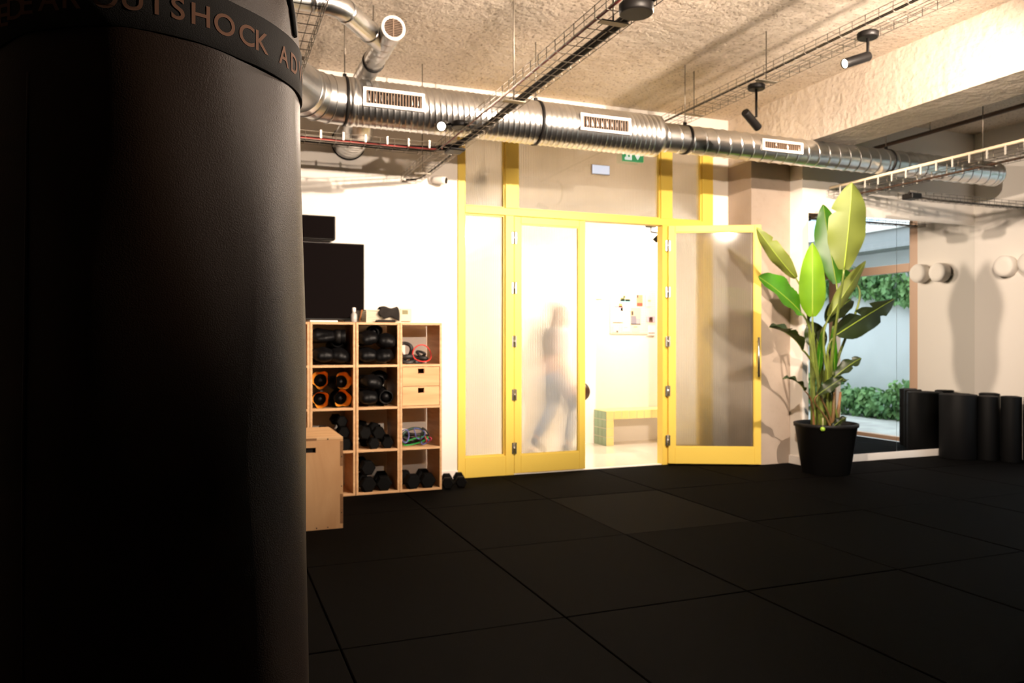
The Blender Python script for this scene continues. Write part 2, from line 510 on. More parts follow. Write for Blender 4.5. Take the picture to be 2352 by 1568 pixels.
win = sempty('window_1', (0, YB, 0), label='tall yellow wooden partition with reeded glass panes')
D0, D1 = -0.015, 0.085
def bar(name, x0, x1, z0, z1, par, d0=D0, d1=D1, m=None):
    return MB().box(x0, x1, d0, d1, z0, z1, bev=0.003).build(name, m or M_YELLOW, par)
bar('frame_post', 2.03, 2.095, 0, 3.33, win)
bar('frame_post', 2.476, 2.558, 0, 2.33, win)
bar('frame_post', 2.476, 2.602, 2.395, 3.262, win)
bar('frame_post', 4.095, 4.225, 2.395, 3.262, win)
bar('frame_post', 4.112, 4.225, 0, 2.33, win)
bar('frame_post', 4.575, 4.70, 0, 3.33, win)
bar('top_rail', 2.095, 4.575, 3.262, 3.33, win)
bar('transom_rail', 2.095, 4.575, 2.33, 2.395, win)
bar('bottom_rail', 2.095, 2.476, 0, 0.178, win)
bar('bottom_rail', 4.225, 4.575, 0, 0.178, win)
def bead(x0, x1, z0, z1, par, y0=0.0, t=0.012):
    b = MB()
    b.box(x0, x0 + t, y0, y0 + 0.03, z0, z1); b.box(x1 - t, x1, y0, y0 + 0.03, z0, z1)
    b.box(x0 + t, x1 - t, y0, y0 + 0.03, z0, z0 + t); b.box(x0 + t, x1 - t, y0, y0 + 0.03, z1 - t, z1)
    return b.build('glazing_bead', M_YELLOW, par)
for (x0, x1, z0, z1) in ((2.095, 2.476, 0.178, 2.33), (4.225, 4.575, 0.178, 2.33), (2.095, 2.476, 2.395, 3.262), (2.602, 4.095, 2.395, 3.262), (4.225, 4.575, 2.395, 3.262)):
    build_pane(reeded_pane(x0 + 0.002, x1 - 0.002, z0 + 0.002, z1 - 0.002, 0.040), win)
    bead(x0, x1, z0, z1, win, 0.008)
struct(MB().box(2.56, 4.11, YB + 0.0, YB + 0.05, 0.0, 0.006).build('trim_1', M_WHITE), 'white door threshold strip')

def hinge(parent, x, z):
    h = MB().lathe([(0.009, -0.055), (0.009, -0.02), (0.0095, -0.02), (0.0095, 0.02), (0.009, 0.02), (0.009, 0.055)], 10, T3(x, -0.022, z))
    h.box(x - 0.022, x + 0.022, -0.019, -0.0165, z - 0.05, z + 0.05)
    h.build('hinge', M_CHROME, parent, 'steel hinge')

def door_leaf(name, W, loc, rz, label, hx, handle_x=None):
    d = sempty(name, loc, (0, 0, rz), label)
    z0, z1 = 0.014, 2.325
    s = 0.064
    for x in (0, W - s):
        MB().box(x, x + s, -0.015, 0.035, z0, z1, bev=0.003).build('stile', M_YELLOW, d)
    MB().box(s, W - s, -0.015, 0.035, z0, 0.177, bev=0.003).build('bottom_rail', M_YELLOW, d)
    MB().box(s, W - s, -0.015, 0.035, 2.263, z1, bev=0.003).build('top_rail', M_YELLOW, d)
    build_pane(reeded_pane(s + 0.002, W - s - 0.002, 0.179, 2.261, 0.006), d)
    bead(s, W - s, 0.177, 2.263, d, -0.010, 0.009)
    for z in (0.24, 0.72, 1.2, 1.68, 2.13):
        hinge(d, hx, z)
    if handle_x is not None:
        h = MB().tube([(handle_x, -0.055, 0.86), (handle_x, -0.055, 1.24)], 0.011, 12)
        h.tube([(handle_x, -0.055, 0.90), (handle_x, -0.012, 0.90)], 0.008, 10)
        h.tube([(handle_x, -0.055, 1.20), (handle_x, -0.012, 1.20)], 0.008, 10)
        h.build('pull_handle', M_CHROME, d, 'long steel pull handle')
    return d
door_leaf('door_1', 0.713, (2.56, YB, 0), 0, 'closed yellow door leaf with reeded glass', -0.001)
door_leaf('door_2', 0.885, (4.165, YB - 0.030, 0), math.radians(-25.2), 'open yellow door leaf folded back against the pillar', -0.004, 0.852)

# ------------------------------------------------------------------ right wall window (window_2), outdoors
w2 = sempty('window_2', (XR, 0, 0), label='beige framed glazed garden door and window')
def wbar(name, y0, y1, z0, z1, x0=0.03, x1=0.11):
    return MB().box(x0, x1, y0, y1, z0, z1, bev=0.003).build(name, M_FRAMEWOOD, w2)
for y0, y1 in ((5.08, 5.22), (3.80, 3.93), (2.60, 2.72)): wbar('frame_post', y0, y1, 0, 2.98)
for y0, y1 in ((3.93, 5.08), (2.72, 3.80)):
    wbar('sill', y0, y1, 0, 0.05); wbar('transom_rail', y0, y1, 2.03, 2.13); wbar('top_rail', y0, y1, 2.9, 2.98)
    for z0, z1 in ((0.05, 2.03), (2.13, 2.9)):
        MB().box(0.065, 0.071, y0 + 0.001, y1 - 0.001, z0 + 0.001, z1 - 0.001).build('glass_pane', M_PANE, w2)

M_GRAVEL = mat('pale_gravel', rgb(206, 204, 198), 0.9, noise=0.25, nscale=3, bump=0.6, bscale=60)
struct(MB().box(7.85, 15, -6, 9, -0.25, -0.04).build('ground_outside', M_GRAVEL), 'pale gravel yard outside the window')
M_RENDER = mat('grey_render', rgb(214, 217, 218), 0.9, noise=0.08, nscale=2)
struct(MB().box(10.75, 10.95, -6, 9, -0.04, 2.72).build('wall_outside', M_RENDER), 'pale grey garden wall')
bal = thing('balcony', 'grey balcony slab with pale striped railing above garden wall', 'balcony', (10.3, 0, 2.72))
MB().box(0, 3, -6, 9, 0, 0.42).build('slab', mat('shaded_grey_slab', rgb(150, 152, 152), 0.9), bal)  # shade on the slab is put into its grey
MB().box(-0.06, 0, -6, 9, 0.30, 0.46).build('slab_edge', M_WHITE, bal)
slat = MB().box(-0.03, -0.01, -0.055, 0.055, 0.46, 1.3).mesh('railing_slat', mat('pale_blue_slat', rgb(206, 220, 236), 0.7))
for k in range(70):
    place('railing_slat', slat, bal, T3(0, -5.2 + 0.135 * k, 0))

def foliage(name, n, region, size, mats, label, cat):
    b = MB()
    for _ in range(n):
        p = Vector(region())
        s = size * random.uniform(0.6, 1.3)
        M = T3(*p) @ R3(random.uniform(-50, 50), random.uniform(20, 100), random.uniform(0, 360))
        b.add([(0, 0, 0), (s * .5, s * .35, s * .08), (s, 0, 0), (s * .5, -s * .35, s * .08)], [(0, 1, 2), (0, 2, 3)], False, M)
    o = b.build(name, mats)
    return tag(o, label, cat, kind='stuff')
M_IVY = mat('ivy_leaf', rgb(132, 170, 104), 0.6, col2=rgb(84, 128, 78), nscale=3)
def hreg():
    y = random.uniform(-4, 6.5); k = random.random() ** 0.7
    h = 0.55 + 0.12 * math.sin(y * 2.3) + 0.06 * math.sin(y * 7)
    return (10.0 + 0.5 * random.random() - 0.12 * math.sin(k * PI), y, k * h - 0.03)
foliage('ground_ivy', 9000, hreg, 0.11, M_IVY, 'low green ivy hedge along the garden wall outside', 'hedge')
def vreg():
    y = random.uniform(-4, 6.5)
    return (10.55 + 0.18 * random.random(), y, 1.95 + 0.50 * random.random() + 0.12 * math.sin(y * 1.7))
foliage('hanging_ivy', 4500, vreg, 0.12, M_IVY, 'ivy hanging over the top of the garden wall outside', 'ivy')

# mirrors
m0 = 5.43
for k in range(2):
    x0 = m0 + k * 1.145 - (0.0 if k == 0 else 0)
    x1 = min(x0 + 1.1405, XR - 0.003)
    o = MB().box(x0, x1, YM - 0.0055, YM - 0.0005, 0.074, 2.45).build('mirror_panel', M_MIRROR)
    tag(o, ['tall wall mirror behind the potted plant, next to the pillar', 'tall wall mirror in the corner behind the rolled mats'][k], 'mirror', 'wall mirrors')

# ------------------------------------------------------------------ air ducts
def spiral(x0, x1, r, pitch, ribs, n=56, seam=0.0055, rib=0.0042):
    """helical lock-seam duct along X"""
    sub = pitch / max(1, ribs + 1)
    step = sub / (9 if ribs else 30)
    K = int((x1 - x0) / step)
    vs, fs = [], []
    for i in range(K + 1):
        xa = x0 + (x1 - x0) * i / K
        for j in range(n):
            th = 2 * PI * j / n
            ph = ((xa + pitch * th / (2 * PI)) / pitch) % 1.0
            q = (ph * (ribs + 1)) % 1.0
            main = ph * (ribs + 1) < 1.0
            wdt = 0.30 if ribs else 0.12
            hgt = 0.0
            if q < wdt: hgt = (seam if main else rib) * math.sin(PI * q / wdt)
            rr = r + hgt
            vs.append((xa, rr * math.sin(th), rr * math.cos(th)))
    for i in range(K):
        for j in range(n):
            fs.append((i * n + j, i * n + (j + 1) % n, (i + 1) * n + (j + 1) % n, (i + 1) * n + j))
    return MB().add(vs, fs, True)

DY, DZ = 5.30, 2.828
duct = thing('ventilation_duct', 'long galvanised spiral air duct running below the ceiling', 'air duct', (0, DY, DZ))
spiral(0.84, 3.30, 0.157, 0.125, 2).build('wide_duct_section', M_STEEL, duct)
spiral(3.30, 7.12, 0.110, 0.115, 0).build('narrow_duct_section', M_STEEL, duct)
RX = Matrix.Rotation(PI / 2, 4, 'Y')
MB().lathe([(0.157, -0.04), (0.1605, -0.036), (0.1605, 0.0), (0.157, 0.006), (0.118, 0.03), (0.113, 0.05), (0.109, 0.05)], 48, T3(3.30, 0, 0) @ RX, cap0=False, cap1=False).build('reducer', M_STEEL, duct)
MB().lathe([(0.110, 0), (0.113, 0.004), (0.113, 0.03), (0.108, 0.045), (0.02, 0.05)], 40, T3(7.11, 0, 0) @ RX, cap0=False).build('end_cap', M_STEEL, duct)
# gored elbow towards the camera
def gored(parent, name, cx, cy, rad, r, a0, a1, n, M=None):
    for k in range(n):
        b = MB(); vs, fs = [], []
        N = 40
        for e, an in enumerate((a0 + (a1 - a0) * k / n, a0 + (a1 - a0) * (k + 1) / n)):
            cxx = cx + rad * math.cos(an); cyy = cy + rad * math.sin(an)
            for j in range(N):
                th = 2 * PI * j / N
                vs.append((cxx + r * math.cos(th) * math.cos(an), cyy + r * math.cos(th) * math.sin(an), r * math.sin(th)))
        for j in range(N):
            fs.append((j, (j + 1) % N, N + (j + 1) % N, N + j))
        b.add(vs, fs, True)
        an = a0 + (a1 - a0) * (k + 1) / n
        loop = [(cx + (rad + (r + 0.002) * math.cos(t)) * math.cos(an), cy + (rad + (r + 0.002) * math.cos(t)) * math.sin(an), (r + 0.002) * math.sin(t)) for t in [2 * PI * q / 40 for q in range(40)]]
        b.ring(loop, 0.004, 6)
        b.build(name, M_STEEL, parent)
gored(duct, 'elbow_segment', 0.84, -0.34, 0.34, 0.157, PI / 2, PI / 2 + math.radians(62), 4)
ea = PI / 2 + math.radians(62)
MB().tube([(0.84 + 0.34 * math.cos(ea), -0.34 + 0.34 * math.sin(ea), 0), (0.84 + 0.34 * math.cos(ea) - 1.5 * math.sin(ea), -0.34 + 0.34 * math.sin(ea) + 1.5 * math.cos(ea), 0)], 0.157, 40).build('return_section', M_STEEL, duct)
def clamp(x, r, rods=True):
    o = MB().lathe([(r + 0.001, -0.010), (r + 0.008, -0.010), (r + 0.008, 0.010), (r + 0.001, 0.010)], 44, T3(x, 0, 0) @ RX, cap0=False, cap1=False)
    o.box(x - 0.012, x + 0.012, -0.010, 0.010, r + 0.006, r + 0.03)
    c = o.build('pipe_clamp', M_BLACK, duct, 'black rubber lined clamp')
    MB().tube([(x, 0, r + 0.02), (x, 0, CZ - DZ)], 0.004, 6).build('threaded_rod', M_WIRE, c)
for x, r in ((0.86, 0.157), (2.27, 0.157), (3.58, 0.110), (5.73, 0.110)):
    clamp(x, r)
MB().lathe([(0.157, -0.02), (0.164, -0.016), (0.164, 0.016), (0.157, 0.02)], 44, T3(0.90, 0, 0) @ RX, cap0=False, cap1=False).build('collar', M_STEEL, duct)
def duct_grille(xa, xb, r, hz):
    g = MB()
    y = -r - 0.012
    f = 0.020
    z0, z1 = -hz / 2, hz / 2
    g.box(xa, xb, y, y + 0.012, z1 - f, z1); g.box(xa, xb, y, y + 0.012, z0, z0 + f)
    g.box(xa, xa + f, y, y + 0.012, z0 + f, z1 - f); g.box(xb - f, xb, y, y + 0.012, z0 + f, z1 - f)
    # saddle sides down to the tube
    for za, zb in ((z1 - 0.004, z1), (z0, z0 + 0.004)):
        g.box(xa, xb, y + 0.012, y + 0.012 + hz * hz / 8 / r + 0.02, za, zb)
    gg = g.build('vent_grille', M_WHITE, duct, 'white slotted vent grille')
    MB().box(xa + f, xb - f, y + 0.010, y + 0.014, z0 + f, z1 - f).build('vent_shade', M_DARKSLOT, gg)  # dark sheet stands in for the shade behind the louvres
    n = 19
    sl = MB().box(-0.0035, 0.0035, y + 0.003, y + 0.010, z0 + f, z1 - f, M=None).mesh('louvre', mat('grille_louvre', rgb(120, 98, 80), 0.6))
    for k in range(n):
        place('louvre', sl, gg, T3(xa + f + (xb - xa - 2 * f) * (k + 0.5) / n, 0, 0))
duct_grille(0.955, 1.375, 0.157, 0.125)
duct_grille(2.56, 2.985, 0.157, 0.125)
duct_grille(4.255, 4.675, 0.110, 0.095)

# branch duct with round grille
br = thing('branch_duct', 'thin galvanised duct with round grille crossing above the big duct', 'air duct', (1.02, 0, 3.06))
RY = Matrix.Rotation(-PI / 2, 4, 'X')      # +Z -> +Y
sp_ = spiral(4.53, 5.62, 0.067, 0.10, 0, 36, 0.003); sp_.v = [(-y, x, z) for x, y, z in sp_.v]; sp_.build('straight_section', M_STEEL, br)
gr = MB().lathe([(0.056, 0.006), (0.056, -0.006), (0.072, -0.006), (0.074, 0.0), (0.074, 0.012), (0.067, 0.02)], 40, T3(0, 4.53, 0) @ RY, cap0=False, cap1=False).build('round_grille', M_WHITE, br, 'round grille with dark slots')
MB().lathe([(0.0575, 0.005), (0.0575, 0.007)], 36, T3(0, 4.53, 0) @ RY).build('vent_shade', M_DARKSLOT, gr)  # dark disc stands in for the shade inside the round grille
for k in range(11):
    z = -0.05 + 0.01 * k
    hw = math.sqrt(max(0, 0.0565 ** 2 - z * z))
    MB().box(-hw, hw, 4.524, 4.534, z - 0.0018, z + 0.0018).build('louvre', mat('grille_louvre', rgb(120, 98, 80), 0.6), gr)
MB().box(-0.003, 0.003, 4.522, 4.534, -0.056, 0.056).build('louvre', mat('grille_louvre', rgb(120, 98, 80), 0.6), gr)
MB().lathe([(0.068, -0.012), (0.074, -0.012), (0.074, 0.012), (0.068, 0.012)], 36, T3(0, 5.12, 0) @ RY, cap0=False, cap1=False).build('pipe_clamp', M_BLACK, br)
# wye to the left, then bend along the room
wy = MB().tube([(0.0, 4.80, 0), (-0.30, 4.40, 0), (-0.345, 4.35, 0), (-0.41, 4.325, 0), (-0.48, 4.32, 0)], [0.062] * 5, 28, caps=False)
wy.tube([(-0.48, 4.32, 0), (-2.6, 4.32, 0)], 0.062, 28)
wy.build('side_branch', M_STEEL, br)
for q in ((-0.12, 4.64), (-0.30, 4.40), (-0.48, 4.32), (-0.9, 4.32)):
    d = Vector((-0.6, -0.8, 0)) if q[0] > -0.4 else Vector((-1, 0, 0))
    MB().lathe([(0.0625, -0.01), (0.0665, -0.007), (0.0665, 0.007), (0.0625, 0.01)], 28, T3(q[0], q[1], 0) @ d.to_track_quat('Z', 'Y').to_matrix().to_4x4(), cap0=False, cap1=False).build('collar', M_STEEL, br)
MB().tube([(0, 5.62, 0), (0.01, 5.75, -0.03), (0.03, 5.88, -0.12), (0.05, 6.0, -0.19), (0.06, 6.12, -0.215)], [0.067, 0.075, 0.10, 0.125, 0.13], 36, caps=False).build('drop_section', M_STEEL, br)
sp_ = spiral(6.10, 6.475, 0.13, 0.08, 0, 40, 0.004); sp_.v = [(-y + 0.06, x, z - 0.215) for x, y, z in sp_.v]; sp_.build('wall_section', M_STEEL, br)
MB().lathe([(0.131, 0), (0.142, 0), (0.142, 0.012), (0.131, 0.012)], 40, T3(0.06, 6.462, -0.215) @ RY, cap0=False, cap1=False).build('wall_collar', M_BLACK, br, 'dark collar where the duct meets the wall')
for y in (5.12,):
    MB().tube([(0, y, 0.07), (0, y, CZ - 3.06)], 0.004, 6).build('threaded_rod', M_WIRE, br)

# ------------------------------------------------------------------ cable trays
def tray(name, label, a, b, width, z, step=0.10, side=0.055, rods=(), m=M_WIRE, tall=0.0, hooks=None):
    """wire basket tray from a to b (xy)"""
    a, b = Vector((a[0], a[1], 0)), Vector((b[0], b[1], 0))
    d = (b - a); L = d.length
    ang = math.atan2(d.y, d.x)
    t = thing(name, label, 'cable tray', (a.x, a.y, z), (0, 0, ang))
    r = 0.0020
    hw = width / 2
    for k, (yy, zz) in enumerate([(-hw, 0), (-hw / 3, 0), (hw / 3, 0), (hw, 0), (-hw, side), (hw, side), (-hw, side * .5), (hw, side * .5)]):
        MB().tube([(0, yy, zz), (L, yy, zz)], r, 5).build('long_wire', m, t)
    cw = MB().tube([(0, -hw - 0.003, side), (0, -hw - 0.003, 0.002), (0, -hw + 0.004, -0.003), (0, hw - 0.004, -0.003), (0, hw + 0.003, 0.002), (0, hw + 0.003, side)], r, 5).mesh('cross_wire', m)
    n = int(L / step)
    for k in range(n + 1):
        place('cross_wire', cw, t, T3(min(L, k * step), 0, 0))
    for x in rods:
        h = MB().tube([(x, 0, -0.012), (x, 0, CZ - z)], 0.004, 6).build('threaded_rod', m, t)
        MB().box(x - 0.02, x + 0.02, -hw * 0.75, hw * 0.75, -0.012, -0.006).build('hanger_plate', M_WIRE, h)
    return t
trA = tray('cable_tray', 'wire cable tray with thick black cable running towards the white wall', (1.60, -0.5), (1.60, 6.44), 0.17, 2.56, rods=(3.4, 4.55, 6.55))
trB = tray('cable_tray', 'wire cable tray crossing low along the wall above the dark screens', (-2.5, 5.36), (1.515, 5.36), 0.14, 2.55, rods=(0.8, 2.3))
trC = tray('cable_tray', 'wire cable tray carrying spotlights below the ceiling', (3.735, -0.5), (3.735, 6.40), 0.22, 3.08, rods=(5.01, 5.9, 2.4))
trD = tray('cable_tray', 'wire cable tray with pale conduit above the potted plant', (5.79, 0.0), (5.79, 5.93), 0.30, 2.62, rods=(1.6, 4.4))
trF = tray('cable_tray', 'wire cable tray rising behind the upper edge of the punching bag', (0.37, 0.2), (0.37, 5.28), 0.15, 2.56, rods=(1.2, 3.6))
trE = tray('cable_tray', 'narrow wire cable tray crossing in front of the mirror wall', (5.95, 5.30), (7.68, 5.30), 0.12, 2.52)
M_CLIP = mat('bright_zinc_clip', (0.9, 0.87, 0.8), 0.35, 0.6)
clipm = MB().box(-0.006, 0.006, -0.004, 0.004, 0.012, 0.065).mesh('hook_clip', M_CLIP)
for k in range(26): place('hook_clip', clipm, trB, T3(0.2 + 0.15 * k, -0.075, 0.0))
clipd = MB().box(-0.006, 0.006, -0.004, 0.004, 0.0, 0.075).mesh('hook_clip', M_CLIP)
for k in range(38):
    place('hook_clip', clipd, trD, T3(0.2 + 0.15 * k, 0.153, 0.0)); place('hook_clip', clipd, trD, T3(0.2 + 0.15 * k, -0.153, 0.0))

def cable(name, pts, r, m, label, n=8):
    # smooth the path with Catmull-Rom
    P = [Vector(p) for p in pts]
    out = []
    for i in range(len(P) - 1):
        p0, p1, p2, p3 = P[max(i - 1, 0)], P[i], P[i + 1], P[min(i + 2, len(P) - 1)]
        for k in range(8):
            t = k / 8
            out.append(0.5 * ((2 * p1) + (p2 - p0) * t + (2 * p0 - 5 * p1 + 4 * p2 - p3) * t * t + (3 * p1 - p0 - 3 * p2 + p3) * t ** 3))
    out.append(P[-1])
    return tag(MB().tube(out, r, n).build(name, m), label, 'cable')
cable('power_cable', [(1.655, -0.4, 2.58), (1.66, 1.0, 2.582), (1.648, 2.2, 2.578), (1.662, 3.0, 2.582), (1.65, 3.8, 2.578), (1.66, 4.5, 2.582), (1.64, 5.0, 2.578), (1.58, 5.28, 2.58), (1.3, 5.36, 2.568), (0.5, 5.37, 2.568), (-0.5, 5.36, 2.568), (-2.4, 5.36, 2.568)], 0.021, M_CABLE, 'thick black cable bundle bending from one tray into the other')
cable('red_cable', [(1.535, -0.4, 2.571), (1.537, 2, 2.571), (1.533, 4.5, 2.571), (1.53, 5.2, 2.571), (1.45, 5.32, 2.566), (0.5, 5.325, 2.562), (-2.4, 5.325, 2.562)], 0.0065, M_REDCABLE, 'thin red fire alarm cable at the edge of the tray')
cable('data_cable', [(1.66, 5.30, 2.575), (1.672, 5.7, 2.575), (1.665, 6.1, 2.572), (1.64, 6.35, 2.57), (1.56, 6.43, 2.572)], 0.007, M_CABLE, 'thin black cable running on to the white wall camera')
cable('lamp_cable', [(3.655, -0.4, 3.094), (3.66, 2.0, 3.094), (3.652, 3.6, 3.094), (3.66, 4.6, 3.094), (3.655, 5.5, 3.094), (3.655, 6.3, 3.094)], 0.0085, M_CABLE, 'single black cable feeding the two ceiling spotlights')
cable('cream_conduit', [(5.655, 0.1, 2.70), (5.655, 3.0, 2.70), (5.655, 5.9, 2.70)], 0.013, M_CREAM, 'straight cream conduit along the tray above the plant', 12)
cable('brown_cable', [(5.93, 0.1, 2.64), (5.925, 3.0, 2.64), (5.93, 4.8, 2.64), (5.90, 5.9, 2.64)], 0.010, M_BROWNCABLE, 'dark brown cable along the far rail of the tray')
cable('loose_cable', [(5.9, 5.2, 2.545), (6.2, 5.29, 2.53), (6.8, 5.31, 2.53), (7.6, 5.3, 2.53)], 0.010, M_CABLE, 'dark cable lying in the narrow tray before the mirror wall')
tag(MB().box(5.93, 6.05, 5.19, 5.31, 2.50, 2.55, bev=0.006).build('junction_box', M_BLACK), 'small black junction box where two trays meet', 'junction box')
o = MB().box(1.56, 1.68, 5.16, 5.30, 2.535, 2.556, bev=0.008)
tag(o.build('bracket_plate', M_BLACK), 'black bracket plate under the junction of the two trays', 'bracket')
pipe = thing('sprinkler_pipe', 'dark brown pipe below the far ceiling with pale drop tube', 'pipe', (6.16, 0, 3.117))
MB().tube([(0, -3.0, 0), (0, 5.94, 0)], 0.019, 12).build('pipe_run', mat('brown_pipe', rgb(84, 64, 50), 0.5), pipe)
MB().lathe([(0.027, -0.03), (0.027, 0.03)], 14, T3(0, 4.05, 0) @ RY).build('coupling', M_BLACK, pipe)
MB().tube([(0, 4.05, -0.02), (0, 4.05, -0.44)], 0.011, 10).build('drop_tube', M_CREAM, pipe, 'pale drop tube')
for y in (1.0, 3.2, 5.2):
    MB().tube([(0, y, 0), (0, y, CZ - 3.117)], 0.004, 6).build('threaded_rod', M_WIRE, pipe)

# ------------------------------------------------------------------ spotlights
def spotlight(key, canopy, label, lit=True, blen=0.19, br_=0.030, visible_fixture=True):
    lens, tgt, watt, cone = LAMPS[key]
    lens, tgt, canopy = Vector(lens), Vector(tgt), Vector(canopy)
    d = (tgt - lens).normalized()
    t = thing('spotlight', label, 'spotlight', canopy, group='black ceiling spotlights')
    inv = lambda p: Vector(p) - canopy
    MB().lathe([(0.058, 0), (0.062, -0.004), (0.062, -0.030), (0.056, -0.036)], 28).build('canopy', M_BLACK, t)
    mid = lens - d * (blen * 0.62)
    MB().tube([(0, 0, -0.03), inv((canopy.x, canopy.y, mid.z + br_ * 0.6)), inv(mid)], 0.009, 10).build('stem', M_BLACK, t)
    q = d.to_track_quat('Z', 'Y').to_matrix().to_4x4()
    bm = T3(*inv(lens)) @ q
    MB().lathe([(br_ * 0.93, -blen), (br_, -blen + 0.006), (br_, -0.004), (br_ * 0.97, 0.0), (br_ * 0.86, 0.0), (br_ * 0.82, -0.012)], 28, bm, cap1=False).build('barrel', M_BLACK, t)
    MB().lathe([(br_ * 0.83, -0.013), (br_ * 0.83, -0.008)], 24, bm).build('lens', M_LENS, t, 'glowing lens')
    ld = bpy.data.lights.new('spot_beam', 'SPOT')
    ld.energy = watt; ld.color = HALL_WHITE if key.startswith('hall') else WARM; ld.spot_size = math.radians(cone); ld.spot_blend = 0.75; ld.shadow_soft_size = 0.06 if key == 'tray_spot_bag' else 0.025
    lo = bpy.data.objects.new('spot_beam', ld); C.objects.link(lo); lo.parent = t
    lo.matrix_local = T3(*(inv(lens) + d * 0.012)) @ d.to_track_quat('-Z', 'Y').to_matrix().to_4x4()
    return t
spotlight('tray_spot_side', (3.72, 3.575, 3.072), 'black spotlight aimed sideways with glowing lens in view')
spotlight('tray_spot_down', (3.72, 4.60, 3.072), 'black spotlight pointing down to the plant, above the narrow duct')
spotlight('tray_spot_plant', (3.72, 2.30, 3.072), 'black spotlight cut by the top right edge, aimed at plant')
spotlight('tray_spot_wall', (3.72, 1.45, 3.072), 'black spotlight on the tray near the camera, aimed at shelves')
spotlight('tray_fill_low', (1.60, 1.22, 2.55), 'unseen black spotlight added on the tray to fill the left wall')
spotlight('tray_spot_leaf', (1.62, 2.15, 2.55), 'black spotlight under the tray beyond the top edge, aimed at pillar')
spotlight('tray_spot_bag', (3.72, 0.08, 3.072), 'black spotlight behind the camera, aimed at the punching bag')
spotlight('tray_spot_star', (1.50, 4.72, 2.60), 'black spotlight shining towards the camera under the big duct')
spotlight('tray_spot_near', (3.72, 1.95, 3.072), 'black spotlight beyond the top edge, aimed at the yellow doors')
jb = MB().lathe([(0.066, 0), (0.070, -0.004), (0.070, -0.036), (0.064, -0.042)], 28).build('ceiling_box', M_BLACK)
jb.location = (1.60, 2.71, 2.556)
tag(jb, 'round black box under the tray, cut by the top picture edge', 'junction box')
spotlight('hall_spot', (4.555, 7.40, 2.50), 'black spotlight in the hall seen through the open doorway')
spotlight('hall_fill_far', (2.60, 7.40, 2.95), 'unseen black hall spotlight added behind the reeded glass at left')
spotlight('hall_fill_end', (5.60, 7.40, 2.95), 'unseen black hall spotlight added beyond the pillar')
trk = thing('light_track', 'thin black light rail hung in the hall', 'light rail', (0, 7.4, 2.50))
MB().box(4.49, 4.62, -0.012, 0.012, 0.0, 0.02).build('rail', M_BLACK, trk)
for x in (4.55,): MB().tube([(x, 0, 0.02), (x, 0, CZ - 2.5)], 0.004, 6).build('threaded_rod', M_WIRE, trk)
for x in (2.60, 5.60):
    MB().tube([(x, 0, 0.45), (x, 0, CZ - 2.5)], 0.006, 6).build('threaded_rod', M_WIRE, trk)

# ------------------------------------------------------------------ punching bag in the foreground
BX, BY, BR = -0.07, 1.054, 0.19
bag = thing('punching_bag', 'huge dark brown leather punching bag filling the left foreground', 'punching bag', (BX, BY, 0))
prof = [(0.02, 0.36), (0.13, 0.365), (0.175, 0.385), (0.190, 0.42), (0.1905, 0.6), (0.1905, 0.9), (0.1895, 1.15), (0.1865, 1.36), (0.1825, 1.51), (0.1815, 1.575), (0.178, 1.61), (0.168, 1.645), (0.148, 1.675), (0.11, 1.695), (0.02, 1.70)]
N = 96
vs, fs = [], []
# resample the profile finely and add soft dents
P2 = []
for i in range(len(prof) - 1):
    (r0, z0), (r1, z1) = prof[i], prof[i + 1]
    k = max(1, int(abs(z1 - z0) / 0.012))
    for q in range(k): P2.append((r0 + (r1 - r0) * q / k, z0 + (z1 - z0) * q / k))
P2.append(prof[-1])
for r, z in P2:
    for k in range(N):
        a = 2 * PI * k / N
        wob = 0.0012 * math.sin(3 * a + z * 4) + 0.0010 * math.sin(7 * a - z * 9) * math.sin(z * 6) + 0.0008 * math.sin(11 * a + 13 * z)
        top = 0.003 * math.sin(22 * a) * max(0, min(1, (z - 1.58) / 0.06))
        rr = max(0.005, r + (wob if 0.05 < r else 0) + top)
        vs.append((rr * math.cos(a), rr * math.sin(a), z))
for i in range(len(P2) - 1):
    for k in range(N):
        fs.append((i * N + k, i * N + (k + 1) % N, (i + 1) * N + (k + 1) % N, (i + 1) * N + k))
body = MB().add(vs, fs, True); body.build('leather_body', M_LEATHER, bag)
bandr = 0.1830
LOW = [(-180, 1.495), (-134, 1.4985), (-124, 1.509), (-110, 1.5135), (-94, 1.5176), (-82, 1.5167), (-70, 1.515), (-56, 1.5104), (-36, 1.5085), (-14, 1.509), (60, 1.510), (140, 1.500), (180, 1.495)]
def zlow(a):
    a = (a + 180) % 360 - 180
    for (a0, z0), (a1, z1) in zip(LOW, LOW[1:]):
        if a0 <= a <= a1: return z0 + (z1 - z0) * (a - a0) / (a1 - a0)
    return 1.505
vs, fs = [], []
for dz, dr in ((0.0, -0.003), (0.0, 0.0012), (0.0006, 0.0016), (0.0585, 0.0008), (0.059, -0.004)):
    for k in range(N):
        a = 2 * PI * k / N
        rr = bandr + dr
        vs.append((rr * math.cos(a), rr * math.sin(a), zlow(math.degrees(a)) + dz))
for i in range(4):
    for k in range(N): fs.append((i * N + k, i * N + (k + 1) % N, (i + 1) * N + (k + 1) % N, (i + 1) * N + k))
band = MB().add(vs, fs, True).build('webbing_band', M_WEB, bag, 'black woven band with tan lettering')
